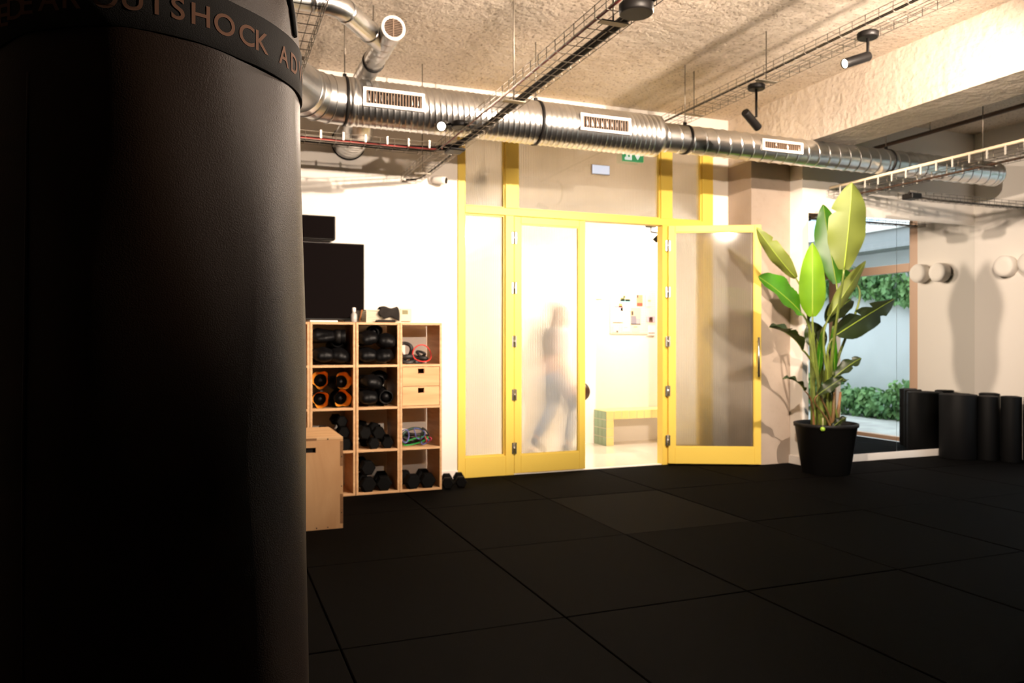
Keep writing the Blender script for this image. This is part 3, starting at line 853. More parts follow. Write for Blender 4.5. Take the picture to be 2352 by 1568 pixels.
def glyph(ch):
    cu = bpy.data.curves.new('g', 'FONT'); cu.body = ch; cu.size = 1.0; cu.align_x = 'CENTER'; cu.offset = 0.012
    cu.resolution_u = 6
    o = bpy.data.objects.new('g', cu); C.objects.link(o)
    dg = bpy.context.evaluated_depsgraph_get()
    me = bpy.data.meshes.new_from_object(o.evaluated_get(dg))
    bpy.data.objects.remove(o)
    bm = bmesh.new(); bm.from_mesh(me); bpy.data.meshes.remove(me)
    bmesh.ops.triangulate(bm, faces=bm.faces[:])
    xs_ = [v.co.x for v in bm.verts]; cx = (min(xs_) + max(xs_)) / 2
    d = [(v.co.x - cx, v.co.y) for v in bm.verts], [[v.index for v in f.verts] for f in bm.faces]
    bm.free()
    return d
GL = {}
text = list(zip("EDEAROUTSHOCKADV", [-132, -127, -122.6, -115.2, -108.0, -98.4, -90.5, -83.6, -77.3, -70.2, -62.1, -53.5, -46.6, -33.8, -24.8, -16.0]))
ang = -8.5
for ch in "ANCED GEAR OUTSHOCK ADVANC":
    if ch != ' ' and ang < 212: text.append((ch, ang))
    ang += 7.0 if ch != ' ' else 9.0
for ch, a in text:
    if ch not in GL: GL[ch] = glyph(ch)
    pv, pf = GL[ch]
    H_ = 0.0235 / 0.73
    out = []
    for x, y in pv:
        th = math.radians(a) + x * H_ * 0.98 / bandr
        rr = bandr + 0.0018
        out.append((rr * math.cos(th), rr * math.sin(th), zlow(a) + 0.0185 + y * H_))
    MB().add(out, pf).build('letter', M_LETTER, band)
sa = math.radians(-122.4)
MB().tube([(0.1895 * math.cos(sa) * (1 - 0.036 * max(0, min(1, (z - 110) / 40))), 0.1895 * math.sin(sa) * (1 - 0.036 * max(0, min(1, (z - 110) / 40))), z / 100) for z in range(42, 152, 5)], 0.0016, 6).build('seam_piping', M_LEATHER, bag)
for k in range(4):
    a = math.radians(-21) + k * PI / 2
    ca, sn = math.cos(a), math.sin(a)
    MB().tube([(0.1805 * ca, 0.1805 * sn, 1.577), (0.1785 * ca, 0.1785 * sn, 1.60), (0.172 * ca, 0.174 * sn, 1.645), (0.10 * ca, 0.10 * sn, 1.85), (0.01 * ca, 0.01 * sn, 2.15)], 0.004, 8).build('hanging_strap', M_WEB, bag)
zz = 2.15
k = 0
while zz < CZ - 0.03:
    loop = []
    for q in range(14):
        t = 2 * PI * q / 14
        p = Vector((0.013 * math.cos(t), 0, 0.024 * math.sin(t)))
        if k % 2: p = Vector((0, p.x, p.z))
        loop.append(p + Vector((0, 0, zz + 0.012)))
    MB().ring(loop, 0.004, 6).build('chain_link', M_CHROME, bag)
    zz += 0.040; k += 1
MB().lathe([(0.05, CZ - 0.012), (0.05, CZ)], 20).build('ceiling_plate', M_CHROME, bag)

# ------------------------------------------------------------------ pine cube shelving
UW, UH, UD, TH = 0.345, 1.35, 0.40, 0.018
FY = 6.05
UX = [0.372, 0.720, 1.070, 1.418]
labs = ['pine cube shelf mostly hidden behind the punching bag', 'pine cube shelf of orange lined gloves, behind the plywood box',
        'middle pine cube shelf with black gloves above black dumbbells', 'pine cube shelf with two drawers, nearest the yellow frame']
LEV = [TH + k * (UH - TH) / 4 - TH for k in range(5)]      # underside heights of the boards
def cell(u, row):
    """row 0 = top; returns x0,x1,z0,z1 of the inside"""
    k = 3 - row
    return UX[u] + TH, UX[u] + UW - TH, LEV[k] + TH, LEV[k + 1]
units = []
for u in range(4):
    t = thing('cube_shelf', labs[u], 'shelf', (UX[u], FY, 0), group='pine cube shelves')
    MB().box(0, TH, 0, UD, 0, UH, bev=0.0012).build('side_panel', M_PINE, t)
    MB().box(UW - TH, UW, 0, UD, 0, UH, bev=0.0012).build('side_panel', M_PINE, t)
    for k, z in enumerate(LEV):
        o = MB().box(TH, UW - TH, 0.001, UD, z, z + TH, bev=0.0012).build('shelf_board', M_PINE, t)
    units.append(t)
# drawers in the last unit
x0, x1, z0, z1 = cell(3, 1)
hh = (z1 - z0 - 0.012) / 2
for k in range(2):
    za = z0 + 0.004 + k * (hh + 0.004)
    d = MB()
    fx0, fx1 = x0 + 0.003 - UX[3], x1 - 0.003 - UX[3]
    cx = (fx0 + fx1) / 2
    zt0, zt1 = za + hh * 0.66, za + hh * 0.92
    # front with a cut-out grip
    d.box(fx0, fx1, 0.004, 0.019, za, zt0)
    d.box(fx0, fx1, 0.004, 0.019, zt1, za + hh)
    d.box(fx0, cx - 0.026, 0.004, 0.019, zt0, zt1); d.box(cx + 0.026, fx1, 0.004, 0.019, zt0, zt1)
    d.box(fx0 + 0.004, fx0 + 0.014, 0.019, 0.36, za, za + hh - 0.02); d.box(fx1 - 0.014, fx1 - 0.004, 0.019, 0.36, za, za + hh - 0.02)
    d.box(fx0, fx1, 0.36, 0.37, za, za + hh - 0.02); d.box(fx0 + 0.014, fx1 - 0.014, 0.019, 0.36, za, za + 0.008)
    dr = d.build('drawer', wood('pine_front_%d' % k, rgb(212, 170, 122), rgb(190, 144, 96), (0.6, 1, 7)), units[3], 'pine drawer with cut-out grip')

# gloves -----------------------------------------------------------
def glove_meshes():
    v = {}
    v['body'] = remeshed('glove_body', [
        ([(0, 0.10, 0), (0, 0.02, 0.002), (0, -0.06, 0.008), (0, -0.10, -0.004)], [0.042, 0.050, 0.062, 0.050]),
        ([(-0.030, 0.0, 0.004), (-0.034, -0.07, 0.008), (-0.030, -0.105, -0.006)], [0.040, 0.050, 0.042]),
        ([(0.030, 0.0, 0.004), (0.034, -0.07, 0.008), (0.030, -0.105, -0.006)], [0.040, 0.050, 0.042]),
        ([(0.036, 0.045, -0.006), (0.066, -0.005, -0.012), (0.070, -0.055, -0.016)], [0.026, 0.028, 0.025]),
    ], 0.007, 4, M_GLOVE)
    v['short'] = remeshed('glove_body', [
        ([(0, 0.035, 0), (0, 0.0, 0.002), (0, -0.06, 0.008), (0, -0.10, -0.004)], [0.044, 0.050, 0.062, 0.050]),
        ([(-0.030, 0.0, 0.004), (-0.034, -0.07, 0.008), (-0.030, -0.105, -0.006)], [0.040, 0.050, 0.042]),
        ([(0.030, 0.0, 0.004), (0.034, -0.07, 0.008), (0.030, -0.105, -0.006)], [0.040, 0.050, 0.042]),
    ], 0.007, 4, M_GLOVE)
    return v
GM = glove_meshes()
cuff_prof = [(0.046, 0.0), (0.051, 0.01), (0.052, 0.06), (0.056, 0.085), (0.054, 0.094), (0.047, 0.094), (0.044, 0.06), (0.040, 0.0)]
GM['cuff'] = MB().lathe(cuff_prof, 24, T3(0, 0.06, 0) @ RY, cap0=False, cap1=False).mesh('cuff', M_GLOVE)
GM['cuff_lining_shade'] = MB().lathe([(0.0445, 0.05), (0.046, 0.092)], 24, T3(0, 0.06, 0) @ RY, cap1=False).mesh('cuff_lining_shade', M_GLOVEIN)
# orange lined wide cuff, flared and folded open
vs, fs = [], []
for i, (r, y) in enumerate([(0.052, 0.04), (0.060, 0.08), (0.068, 0.115), (0.073, 0.15)]):
    for k in range(28):
        a = 2 * PI * k / 28
        fl = 1 + (0.10 * math.sin(3 * a) + 0.07 * math.sin(5 * a + 1)) * (i / 3)
        vs.append((r * fl * math.cos(a), y + 0.02 * (i / 3) * math.sin(2 * a), r * fl * math.sin(a)))
for i in range(3):
    for k in range(28): fs.append((i * 28 + k, i * 28 + (k + 1) % 28, (i + 1) * 28 + (k + 1) % 28, (i + 1) * 28 + k))
oc = MB().add(vs, fs, True)
GM['orange_cuff'] = oc.mesh('cuff', M_ORANGE)
v2 = [(x * 1.05, y - 0.006, z * 1.05) for x, y, z in vs]
GM['outer_cuff'] = MB().add(v2, fs, True).mesh('outer_cuff', M_GLOVE)
GM['dark_hole'] = MB().lathe([(0.054, 0.0), (0.052, 0.004)], 24, T3(0, 0.070, 0) @ RY).mesh('cuff_lining_shade', M_GLOVEIN)  # black disc stands in for the shade deep in the orange cuff
GM['strap'] = MB().lathe([(0.053, 0.0), (0.056, 0.002), (0.056, 0.038), (0.053, 0.04)], 24, T3(0, 0.075, 0) @ RY, cap0=False, cap1=False).mesh('wrist_strap', M_BLACK)
def glove(x, y, z, rx, ry, rz, label, group, orange=False, s=1.0):
    t = thing('boxing_glove', label, 'boxing glove', (x, y, z), (math.radians(rx), math.radians(ry), math.radians(rz)), group)
    t.scale = (s, s, s)
    place('glove_body', GM['short' if orange else 'body'], t)
    if orange:
        place('cuff', GM['orange_cuff'], t); place('outer_cuff', GM['outer_cuff'], t); place('cuff_lining_shade', GM['dark_hole'], t)
    else:
        place('cuff', GM['cuff'], t); place('cuff_lining_shade', GM['cuff_lining_shade'], t); place('wrist_strap', GM['strap'], t)
    return t
G1, G2, G3 = 'black gloves in the left shelf', 'black gloves in the middle shelf', 'orange lined gloves'
x0, x1, z0, z1 = cell(1, 0)
s = 1.0
glove(x0 + 0.115, FY + 0.13, z0 + 0.222, 0, 4, -96, 'black boxing glove lying sideways on top, left shelf upper cube', G1, s=s)
glove(x0 + 0.078, FY + 0.13, z0 + 0.075, 0, 0, 8, 'black boxing glove at bottom left of the upper cube', G1, s=s)
glove(x0 + 0.222, FY + 0.15, z0 + 0.070, 0, 12, -6, 'black boxing glove at bottom right of the left upper cube', G1, s=s)
glove(x0 + 0.232, FY + 0.29, z0 + 0.165, 10, 0, 172, 'black boxing glove standing at the back of left upper cube', G1, s=s)
x0, x1, z0, z1 = cell(2, 0)
glove(x0 + 0.075, FY + 0.12, z0 + 0.205, 0, -10, 6, 'black boxing glove upper left in the middle shelf top cube', G2, s=s)
glove(x0 + 0.232, FY + 0.12, z0 + 0.185, 0, 10, -4, 'black boxing glove upper right in the middle shelf top cube', G2, s=s)
glove(x0 + 0.072, FY + 0.14, z0 + 0.073, 0, 0, 5, 'black boxing glove lower left in the middle shelf top cube', G2, s=s)
glove(x0 + 0.218, FY + 0.13, z0 + 0.066, 0, -8, -10, 'black boxing glove lower right in the middle shelf top cube', G2, s=s)
glove(x0 + 0.170, FY + 0.24, z0 + 0.262, -4, 0, 165, 'black boxing glove with its cuff facing out at the cube top', G2, s=0.82)
x0, x1, z0, z1 = cell(2, 1)
glove(x0 + 0.105, FY + 0.14, z0 + 0.190, 0, 14, 12, 'black boxing glove on top in the middle shelf second cube', G2, s=s)
glove(x0 + 0.078, FY + 0.14, z0 + 0.072, 0, 0, 6, 'black boxing glove lower left in the middle shelf second cube', G2, s=s)
glove(x0 + 0.228, FY + 0.17, z0 + 0.075, 0, 90, 178, 'black boxing glove with open cuff, lower right of second cube', G2, s=s)
glove(x0 + 0.215, FY + 0.27, z0 + 0.215, -8, 0, 168, 'black boxing glove with raised cuff at back of second cube', G2, s=0.85)
x0, x1, z0, z1 = cell(1, 1)
glove(x0 + 0.085, FY + 0.17, z0 + 0.205, 8, 20, 172, 'orange lined boxing glove at upper left, opening outwards', G3, True, 0.9)
glove(x0 + 0.225, FY + 0.18, z0 + 0.190, 10, -30, 185, 'orange lined boxing glove at upper right of its cube', G3, True, 0.9)
glove(x0 + 0.072, FY + 0.18, z0 + 0.066, 0, 5, 178, 'orange lined boxing glove at lower left of its cube', G3, True, 0.86)
glove(x0 + 0.225, FY + 0.18, z0 + 0.068, 2, 60, 186, 'orange lined boxing glove at lower right with wide rim', G3, True, 0.9)

# dumbbells --------------------------------------------------------
def hexhead(r, l):
    b = MB(); c = l * 0.16
    prof = [(r * 0.80, -l / 2), (r, -l / 2 + c), (r, l / 2 - c), (r * 0.80, l / 2)]
    return b.lathe(prof, 6, RY @ Matrix.Rotation(PI / 6 * 0, 4, 'Z'), smooth=False)
DM = {}
def dumbbell(x, y, z, r, rx, ry, rz, label, group):
    key = round(r, 3)
    if key not in DM:
        DM[key] = (hexhead(r, r * 1.35).mesh('head', M_IRON), MB().lathe([(0.015, -0.075), (0.017, -0.03), (0.019, 0), (0.017, 0.03), (0.015, 0.075)], 14, RY).mesh('handle', M_CHROME))
    t = thing('hex_dumbbell', label, 'dumbbell', (x, y, z), (math.radians(rx), math.radians(ry), math.radians(rz)), group)
    off = 0.062 + r * 0.67
    for sgn in (-1, 1): place('head', DM[key][0], t, T3(0, sgn * off, 0))
    place('handle', DM[key][1], t)
    return t
hx = lambda r: r * 0.866      # resting height of a hex head on a flat
gd = 'black hex dumbbells'
x0, x1, z0, z1 = cell(1, 2)
for (dx, dz, r, rz, dy, lb) in [(0.065, 0.045, 0.052, 4, 0.16, 'bottom left'), (0.165, 0.045, 0.052, -3, 0.15, 'bottom centre'), (0.255, 0.045, 0.052, 3, 0.16, 'bottom right'),
                                (0.118, 0.130, 0.050, 2, 0.17, 'second layer left'), (0.258, 0.136, 0.050, -6, 0.17, 'second layer right'), (0.225, 0.222, 0.048, 5, 0.19, 'top of the heap')]:
    dumbbell(x0 + dx, FY + dy, z0 + dz, r, 0, 0, rz, 'black hex dumbbell behind the plywood box, %s' % lb, gd)
x0, x1, z0, z1 = cell(2, 2)
for (dx, dz, r, ry, rz, dy, lb) in [(0.112, hx(0.05), 0.05, 0, 8, 0.15, 'bottom left of the middle shelf'), (0.252, hx(0.05), 0.05, 0, -8, 0.15, 'bottom right of the middle shelf'),
                                (0.050, 0.125, 0.055, 10, 6, 0.18, 'upper left on its heap'), (0.182, 0.122, 0.055, 5, -6, 0.17, 'centre of its heap'), (0.128, 0.150, 0.046, 15, 20, 0.31, 'back of its heap')]:
    dumbbell(x0 + dx, FY + dy, z0 + dz, r, 0, ry, rz, 'black hex dumbbell in third cube, %s' % lb, gd)
x0, x1, z0, z1 = cell(2, 3)
for (dx, dz, r, ry, rz, dy, lb) in [(0.070, hx(0.066), 0.066, 0, 4, 0.15, 'at lower left'), (0.222, hx(0.066), 0.066, 0, -7, 0.16, 'at lower right'), (0.066, 0.186, 0.064, 0, 6, 0.16, 'stacked on another')]:
    dumbbell(x0 + dx, FY + dy, z0 + dz, r, 0, ry, rz, 'big black hex dumbbell in middle bottom cube, %s' % lb, gd)
x0, x1, z0, z1 = cell(3, 3)
for (dx, dz, r, ry, rz, dy, lb) in [(0.078, hx(0.066), 0.066, 0, 5, 0.145, 'left'), (0.226, hx(0.066), 0.066, 0, -5, 0.150, 'right')]:
    dumbbell(x0 + dx, FY + dy, z0 + dz, r, 0, ry, rz, 'big black hex dumbbell below the coloured bands, %s one' % lb, gd)
dumbbell(1.840, 6.16, hx(0.052), 0.052, 0, 0, -14, 'black hex dumbbell on the floor touching the shelf side', gd)
dumbbell(1.960, 6.19, hx(0.050), 0.050, 0, 0, -12, 'black hex dumbbell on the floor next to the yellow frame', gd)

# bands and straps -------------------------------------------------
def loopband(name, cx, cy, cz, rx_, rz_, r, m, label, tilt=(0, 0, 0), wob=0.15, cat='exercise band', group='exercise bands'):
    pts = []
    ph = random.uniform(0, 6)
    for k in range(40):
        a = 2 * PI * k / 40
        q = 1 + wob * math.sin(2 * a + ph) * 0.5 + wob * 0.4 * math.sin(3 * a)
        pts.append((rx_ * q * math.cos(a), 0.02 * math.sin(2 * a + ph), rz_ * q * math.sin(a)))
    o = MB().ring(pts, r, 8).build(name, m)
    o.location = (cx, cy, cz); o.rotation_euler = [math.radians(t) for t in tilt]
    return tag(o, label, cat, group)
x0, x1, z0, z1 = cell(3, 0)
M_REDB = mat('red_rubber', rgb(200, 52, 48), 0.5); M_GREENB = mat('green_rubber', rgb(30, 140, 60), 0.5)
M_BLUEB = mat('violet_rubber', rgb(92, 96, 160), 0.5); M_BLACKB = mat('black_rubber_band', (0.012, 0.011, 0.012), 0.55); M_TEAL = mat('dark_green_rubber', rgb(24, 60, 50), 0.5)
M_PINKB = mat('pink_rubber', rgb(176, 60, 80), 0.5)
loopband('resistance_band', x0 + 0.19, FY + 0.09, z0 + 0.083, 0.078, 0.072, 0.005, M_REDB, 'thin red ring band leaning in the top right cube', (-18, 15, 0), 0.04)
loopband('black_strap', x0 + 0.055, FY + 0.14, z0 + 0.110, 0.052, 0.062, 0.016, M_BLACKB, 'black strap loop standing up in the top right cube', (-8, 0, 10), 0.05, 'strap', 'black straps')
loopband('black_strap', x0 + 0.075, FY + 0.12, z0 + 0.040, 0.058, 0.026, 0.020, M_BLACKB, 'black strap loop lying at left in top right cube', (12, 0, 0), 0.05, 'strap', 'black straps')
loopband('black_strap', x0 + 0.185, FY + 0.17, z0 + 0.032, 0.060, 0.018, 0.018, M_BLACKB, 'black strap crumpled inside the red ring', (10, -6, 0), 0.1, 'strap', 'black straps')
loopband('black_strap', x0 + 0.195, FY + 0.17, z0 + 0.078, 0.034, 0.020, 0.011, M_BLACKB, 'small black strap loop above the others', (4, 16, 20), 0.1, 'strap', 'black straps')
x0, x1, z0, z1 = cell(3, 2)
lst = [(0.13, 0.030, 0.10, 0.018, 0.014, M_BLACKB, 'thick black band at the bottom of the band pile', (10, 0, 0)),
       (0.16, 0.058, 0.105, 0.030, 0.012, M_BLACKB, 'black band in the middle of the band pile', (20, 4, 6)),
       (0.14, 0.092, 0.095, 0.030, 0.010, M_TEAL, 'dark green band near the top of the band pile', (24, -6, 0)),
       (0.205, 0.085, 0.045, 0.060, 0.006, M_BLACKB, 'thin black loop sticking up at right of the pile', (-10, 0, 30)),
       (0.045, 0.085, 0.028, 0.056, 0.005, M_BLUEB, 'violet loop sticking up at left of the band pile', (-8, 0, -12)),
       (0.155, 0.105, 0.050, 0.038, 0.004, M_BLUEB, 'short violet band across the middle of the pile', (-20, 30, 0)),
       (0.130, 0.038, 0.110, 0.020, 0.006, M_GREENB, 'bright green band across the front of the pile', (-6, -12, 0)),
       (0.232, 0.050, 0.024, 0.022, 0.006, M_PINKB, 'small pink red band at right of the pile', (-10, 20, 10)),
       (0.205, 0.030, 0.034, 0.014, 0.004, M_BLUEB, 'small violet band at the lower right of the pile', (-5, -25, 0))]
for k, (dx, dz, a_, b_, r, m_, lb, tl) in enumerate(lst):
    loopband('resistance_band', x0 + dx, FY + (0.22 if k < 3 else 0.10 - 0.012 * (k % 3)), z0 + dz, a_, b_, r, m_, lb, tl, 0.12)

# things on top of the shelves -------------------------------------
ZT = UH
M_BASKET = mat('cream_plastic', rgb(206, 194, 170), 0.5)
bk = thing('plastic_basket', 'white perforated plastic basket on the shelf top', 'basket', (1.17, FY + 0.10, ZT), group=None)
def perforated(xa, xb, za, zb, nx, nz, y, mtx=None):
    b = MB()
    dx, dz = (xb - xa) / nx, (zb - za) / nz
    for i in range(nx):
        b.box(xa + i * dx, xa + i * dx + dx * 0.45, y, y + 0.003, za, zb, M=mtx)
    for j in range(nz + 1):
        z = za + j * dz
        b.box(xa, xb, y - 0.0003, y + 0.0033, z - dz * 0.28, z + dz * 0.28, M=mtx)
    b.box(xb - 0.004, xb, y, y + 0.003, za, zb, M=mtx)
    return b
perforated(0, 0.28, 0.006, 0.098, 20, 6, 0).build('front_side', M_BASKET, bk)
perforated(0, 0.28, 0.006, 0.098, 20, 6, 0.20).build('back_side', M_BASKET, bk)
perforated(0.0, 0.20, 0.006, 0.098, 14, 6, 0, Matrix.Rotation(PI / 2, 4, 'Z')).build('end_side', M_BASKET, bk)
perforated(0.0, 0.20, 0.006, 0.098, 14, 6, -0.28, Matrix.Rotation(PI / 2, 4, 'Z')).build('end_side', M_BASKET, bk)
MB().box(0, 0.28, 0, 0.20, 0.0, 0.006).build('base', M_BASKET, bk)
rim = MB(); rim.box(-0.006, 0.286, -0.006, 0.004, 0.096, 0.104); rim.box(-0.006, 0.286, 0.197, 0.208, 0.096, 0.104); rim.box(-0.006, 0.004, 0.004, 0.197, 0.096, 0.104); rim.box(0.276, 0.286, 0.004, 0.197, 0.096, 0.104)
rim.build('rim', M_BASKET, bk)
# black towel draped over the basket front
vs, fs = [], []
NX, NZ = 18, 22
for j in range(NZ + 1):
    t = j / NZ
    for i in range(NX + 1):
        u_ = i / NX
        x = 1.275 + 0.155 * u_ + 0.012 * math.sin(t * 5 + 1) * (1 - u_)
        if t < 0.3:
            y = FY + 0.26 - 0.17 * (t / 0.3); z = ZT + 0.108 + 0.022 * math.sin(t / 0.3 * PI) + 0.008 * math.sin(u_ * 7)
        else:
            q = (t - 0.3) / 0.7
            y = FY + 0.088 - 0.018 * math.sin(q * 2.4) + 0.008 * math.sin(u_ * 9 + q * 3); z = ZT + 0.112 - q * (0.085 - 0.03 * (1 - u_) ** 2 + 0.012 * math.sin(u_ * 8))
        vs.append((x, y, z))
for j in range(NZ):
    for i in range(NX): fs.append((j * (NX + 1) + i, j * (NX + 1) + i + 1, (j + 1) * (NX + 1) + i + 1, (j + 1) * (NX + 1) + i))
tw = MB().add(vs, fs, True).build('towel', mat('black_towel', (0.012, 0.008, 0.006), 0.95, bump=0.6, bscale=150, bdist=0.004))
tw.modifiers.new('thick', 'SOLIDIFY').thickness = 0.006
tag(tw, 'crumpled black towel hanging over the white basket', 'towel')
tag(MB().box(1.235, 1.39, FY + 0.02, FY + 0.085, ZT, ZT + 0.022, bev=0.008).build('folded_cloth', mat('black_towel', (0.012, 0.008, 0.006), 0.95)), 'flat folded black cloth before the white basket', 'cloth')
jar = thing('glass_jar', 'small clear glass jar on the shelf top', 'jar', (1.115, FY + 0.06, ZT))
MB().lathe([(0.0, 0.002), (0.030, 0.002), (0.034, 0.006), (0.038, 0.095), (0.036, 0.095), (0.031, 0.010), (0.0, 0.008)], 24, cap0=False, cap1=False).build('glass_wall', M_PANE, jar)
tag(MB().tube([(1.105, FY + 0.05, ZT + 0.012), (1.13, FY + 0.075, ZT + 0.10)], 0.004, 8).build('pencil', mat('orange_pencil', rgb(190, 110, 50), 0.5)), 'thin orange pencil standing in the glass jar', 'pencil')
bt = thing('spray_bottle', 'small clear bottle with white cap beside the glass jar', 'bottle', (1.062, FY + 0.05, ZT))
MB().lathe([(0.0, 0.0), (0.021, 0.0), (0.023, 0.01), (0.023, 0.062), (0.012, 0.078), (0.010, 0.085)], 20, cap0=False).build('bottle_body', mat('frosted_plastic', rgb(210, 205, 198), 0.3, trans=0.4), bt)
MB().lathe([(0.013, 0.082), (0.014, 0.085), (0.014, 0.112), (0.010, 0.116)], 16).build('cap', M_WHITE, bt)
tag(MB().box(0.985, 1.03, FY + 0.02, FY + 0.09, ZT, ZT + 0.012, bev=0.003).build('phone', M_BLACK), 'small black gadget lying at the left of the bottles', 'phone')
tag(MB().box(0.72, 0.93, FY + 0.01, FY + 0.30, ZT + 0.0005, ZT + 0.012, bev=0.002).build('paper_pad', M_WHITE), 'white flat paper pad on the shelf top below the screen', 'paper')
th = thing('thermostat', 'white wall thermostat with small olive display', 'thermostat', (1.565, YB, 1.425))
MB().box(-0.050, 0.050, -0.026, 0, -0.055, 0.055, bev=0.005).build('case', M_BASKET, th)
MB().box(-0.034, 0.016, -0.0275, -0.0255, 0.006, 0.042).build('display', mat('olive_display', rgb(112, 108, 62), 0.3), th)

# screens ----------------------------------------------------------
tv = thing('wall_screen', 'large black television on the white wall behind the bag', 'television', (0.66, YB, 1.69))
MB().box(-0.54, 0.54, -0.075, -0.045, -0.315, 0.315, bev=0.004).build('casing', M_BLACK, tv)
MB().box(-0.532, 0.532, -0.0765, -0.0745, -0.303, 0.307).build('screen', M_GLOSSBLACK, tv)
MB().box(-0.2, 0.2, -0.045, 0, -0.15, 0.15).build('wall_bracket', M_BLACK, tv)
bx = thing('wall_speaker', 'flat black box mounted on the wall above the television', 'speaker', (0.66, YB, 2.12))
MB().box(-0.30, 0.30, -0.11, -0.02, -0.097, 0.097, bev=0.006).build('casing', M_BLACK, bx)
MB().box(-0.29, 0.29, -0.112, -0.109, -0.088, 0.088).build('gloss_front', M_GLOSSBLACK, bx)
MB().box(-0.1, 0.1, -0.02, 0, -0.05, 0.05).build('wall_bracket', M_BLACK, bx)

cm = thing('security_camera', 'white bullet security camera on the wall left of the frame', 'camera', (1.80, YB, 2.60))
MB().lathe([(0.038, 0), (0.038, 0.012), (0.030, 0.018)], 24, Matrix.Rotation(PI / 2, 4, 'X')).build('wall_plate', M_WHITE, cm)
MB().tube([(0, -0.015, 0), (0.02, -0.06, -0.01)], 0.012, 10).build('arm', M_WHITE, cm)
q = Vector((0.80, -0.58, -0.12)).to_track_quat('Z', 'Y').to_matrix().to_4x4()
MB().lathe([(0.022, -0.07), (0.034, -0.05), (0.036, 0.02), (0.034, 0.055), (0.028, 0.055)], 24, T3(0.05, -0.075, -0.015) @ q).build('housing', M_WHITE, cm)
MB().lathe([(0.027, 0.0552), (0.027, 0.058)], 20, T3(0.05, -0.075, -0.015) @ q).build('camera_lens', M_BLACK, cm)

# plyo box ---------------------------------------------------------
pb = thing('plyo_box', 'plywood jump box with hand slot standing before the shelves', 'jump box', (0.30, 5.033, 0), (0, 0, 0))
PW, PD, PH, PT = 0.506, 0.62, 0.588, 0.018
hz0, hz1, hx0, hx1 = 0.492, 0.525, 0.20, 0.335
f = MB()
f.box(0, PW, 0, PT, 0.0, hz0); f.box(0, PW, 0, PT, hz1, PH - PT); f.box(0, hx0, 0, PT, hz0, hz1); f.box(hx1, PW, 0, PT, hz0, hz1)
f.build('front_panel', M_PLY, pb)
MB().box(0, PW, PD - PT, PD, 0, PH - PT).build('back_panel', M_PLY, pb)
MB().box(0, PT, PT, PD - PT, 0, PH - PT).build('side_panel', M_PLY, pb)
MB().box(PW - PT, PW, PT, PD - PT, 0, PH - PT).build('side_panel', M_PLY, pb)
MB().box(0, PW, 0, PD, PH - PT, PH, bev=0.002).build('top_panel', M_PLYTOP, pb)
MB().box(hx0 - 0.01, hx1 + 0.01, PT, PT + 0.004, hz0 - 0.01, hz1 + 0.01).build('slot_shade', M_DARKSLOT, pb)  # dark sheet stands in for the shade inside the hand slot
for z0_, z1_ in ((0.03, 0.22), (0.40, 0.56)):
    MB().box(PW - 0.0185, PW + 0.0006, -0.0006, 0.004, z0_, z1_).build('finger_joint', M_EDGE, pb)
for x0_, x1_ in ((0.06, 0.20), (0.24, 0.34)):
    MB().box(x0_, x1_, -0.0006, 0.004, PH - 0.019, PH - 0.003).build('finger_joint', M_EDGE, pb)
scr = MB().lathe([(0.004, 0), (0.004, 0.0016)], 10, T3(0, 0.0006, 0) @ Matrix.Rotation(PI / 2, 4, 'X')).mesh('screw', M_BLACK)
for x_, z_ in ((0.41, PH - 0.012), (0.25, PH - 0.012), (PW - 0.009, 0.27), (PW - 0.009, 0.10), (0.41, 0.012), (0.34, 0.012), (PW - 0.009, 0.46)):
    place('screw', scr, pb, T3(x_, 0, z_))

# ------------------------------------------------------------------ exit sign and emergency light on the transom glass
ex = thing('exit_sign', 'green emergency exit sign above the doorway below the duct', 'exit sign', (3.78, YB - 0.006, 2.975))
M_EXG = mat('exit_green', rgb(60, 150, 96), 0.4, emit=(rgb(60, 160, 100), 0.5)); M_EXW = mat('exit_white', rgb(240, 244, 238), 0.4, emit=((0.9, 1, 0.95), 0.6))
MB().box(-0.112, 0.112, -0.022, 0.006, -0.056, 0.056, bev=0.003).build('panel', M_EXG, ex)
pic = MB()
Y0, Y1 = -0.0236, -0.0222
pic.poly([(-0.095, -0.045), (-0.020, -0.045), (-0.020, 0.045), (-0.040, 0.045), (-0.040, -0.02), (-0.095, -0.02)], Y0, Y1)
pic.lathe([(0.010, 0), (0.010, 0.0014)], 16, T3(-0.058, Y1, 0.033) @ Matrix.Rotation(PI / 2, 4, 'X'))
pic.poly([(-0.080, 0.020), (-0.050, 0.020), (-0.046, 0.004), (-0.052, 0.002), (-0.058, 0.012), (-0.066, -0.004), (-0.056, -0.016), (-0.072, -0.018), (-0.084, -0.012), (-0.078, 0.004), (-0.092, 0.006)], Y0 - 0.0004, Y1)
pic.poly([(0.010, 0.012), (0.078, 0.012), (0.044, -0.040)], Y0, Y1)
pic.poly([(0.034, 0.044), (0.054, 0.044), (0.054, 0.012), (0.034, 0.012)], Y0, Y1)
pic.build('pictogram', M_EXW, ex, 'white running figure, doorway and downward arrow')
em = thing('emergency_light', 'small pale rectangular emergency light on the upper glass', 'emergency light', (3.425, YB - 0.004, 2.81))
MB().box(-0.098, 0.098, -0.03, 0.004, -0.048, 0.048, bev=0.006).build('housing', M_WHITE, em)
MB().box(-0.090, 0.090, -0.034, -0.029, -0.040, 0.040, bev=0.002).build('diffuser', mat('pale_diffuser', rgb(226, 230, 240), 0.3, emit=(rgb(214, 224, 244), 0.75)), em)

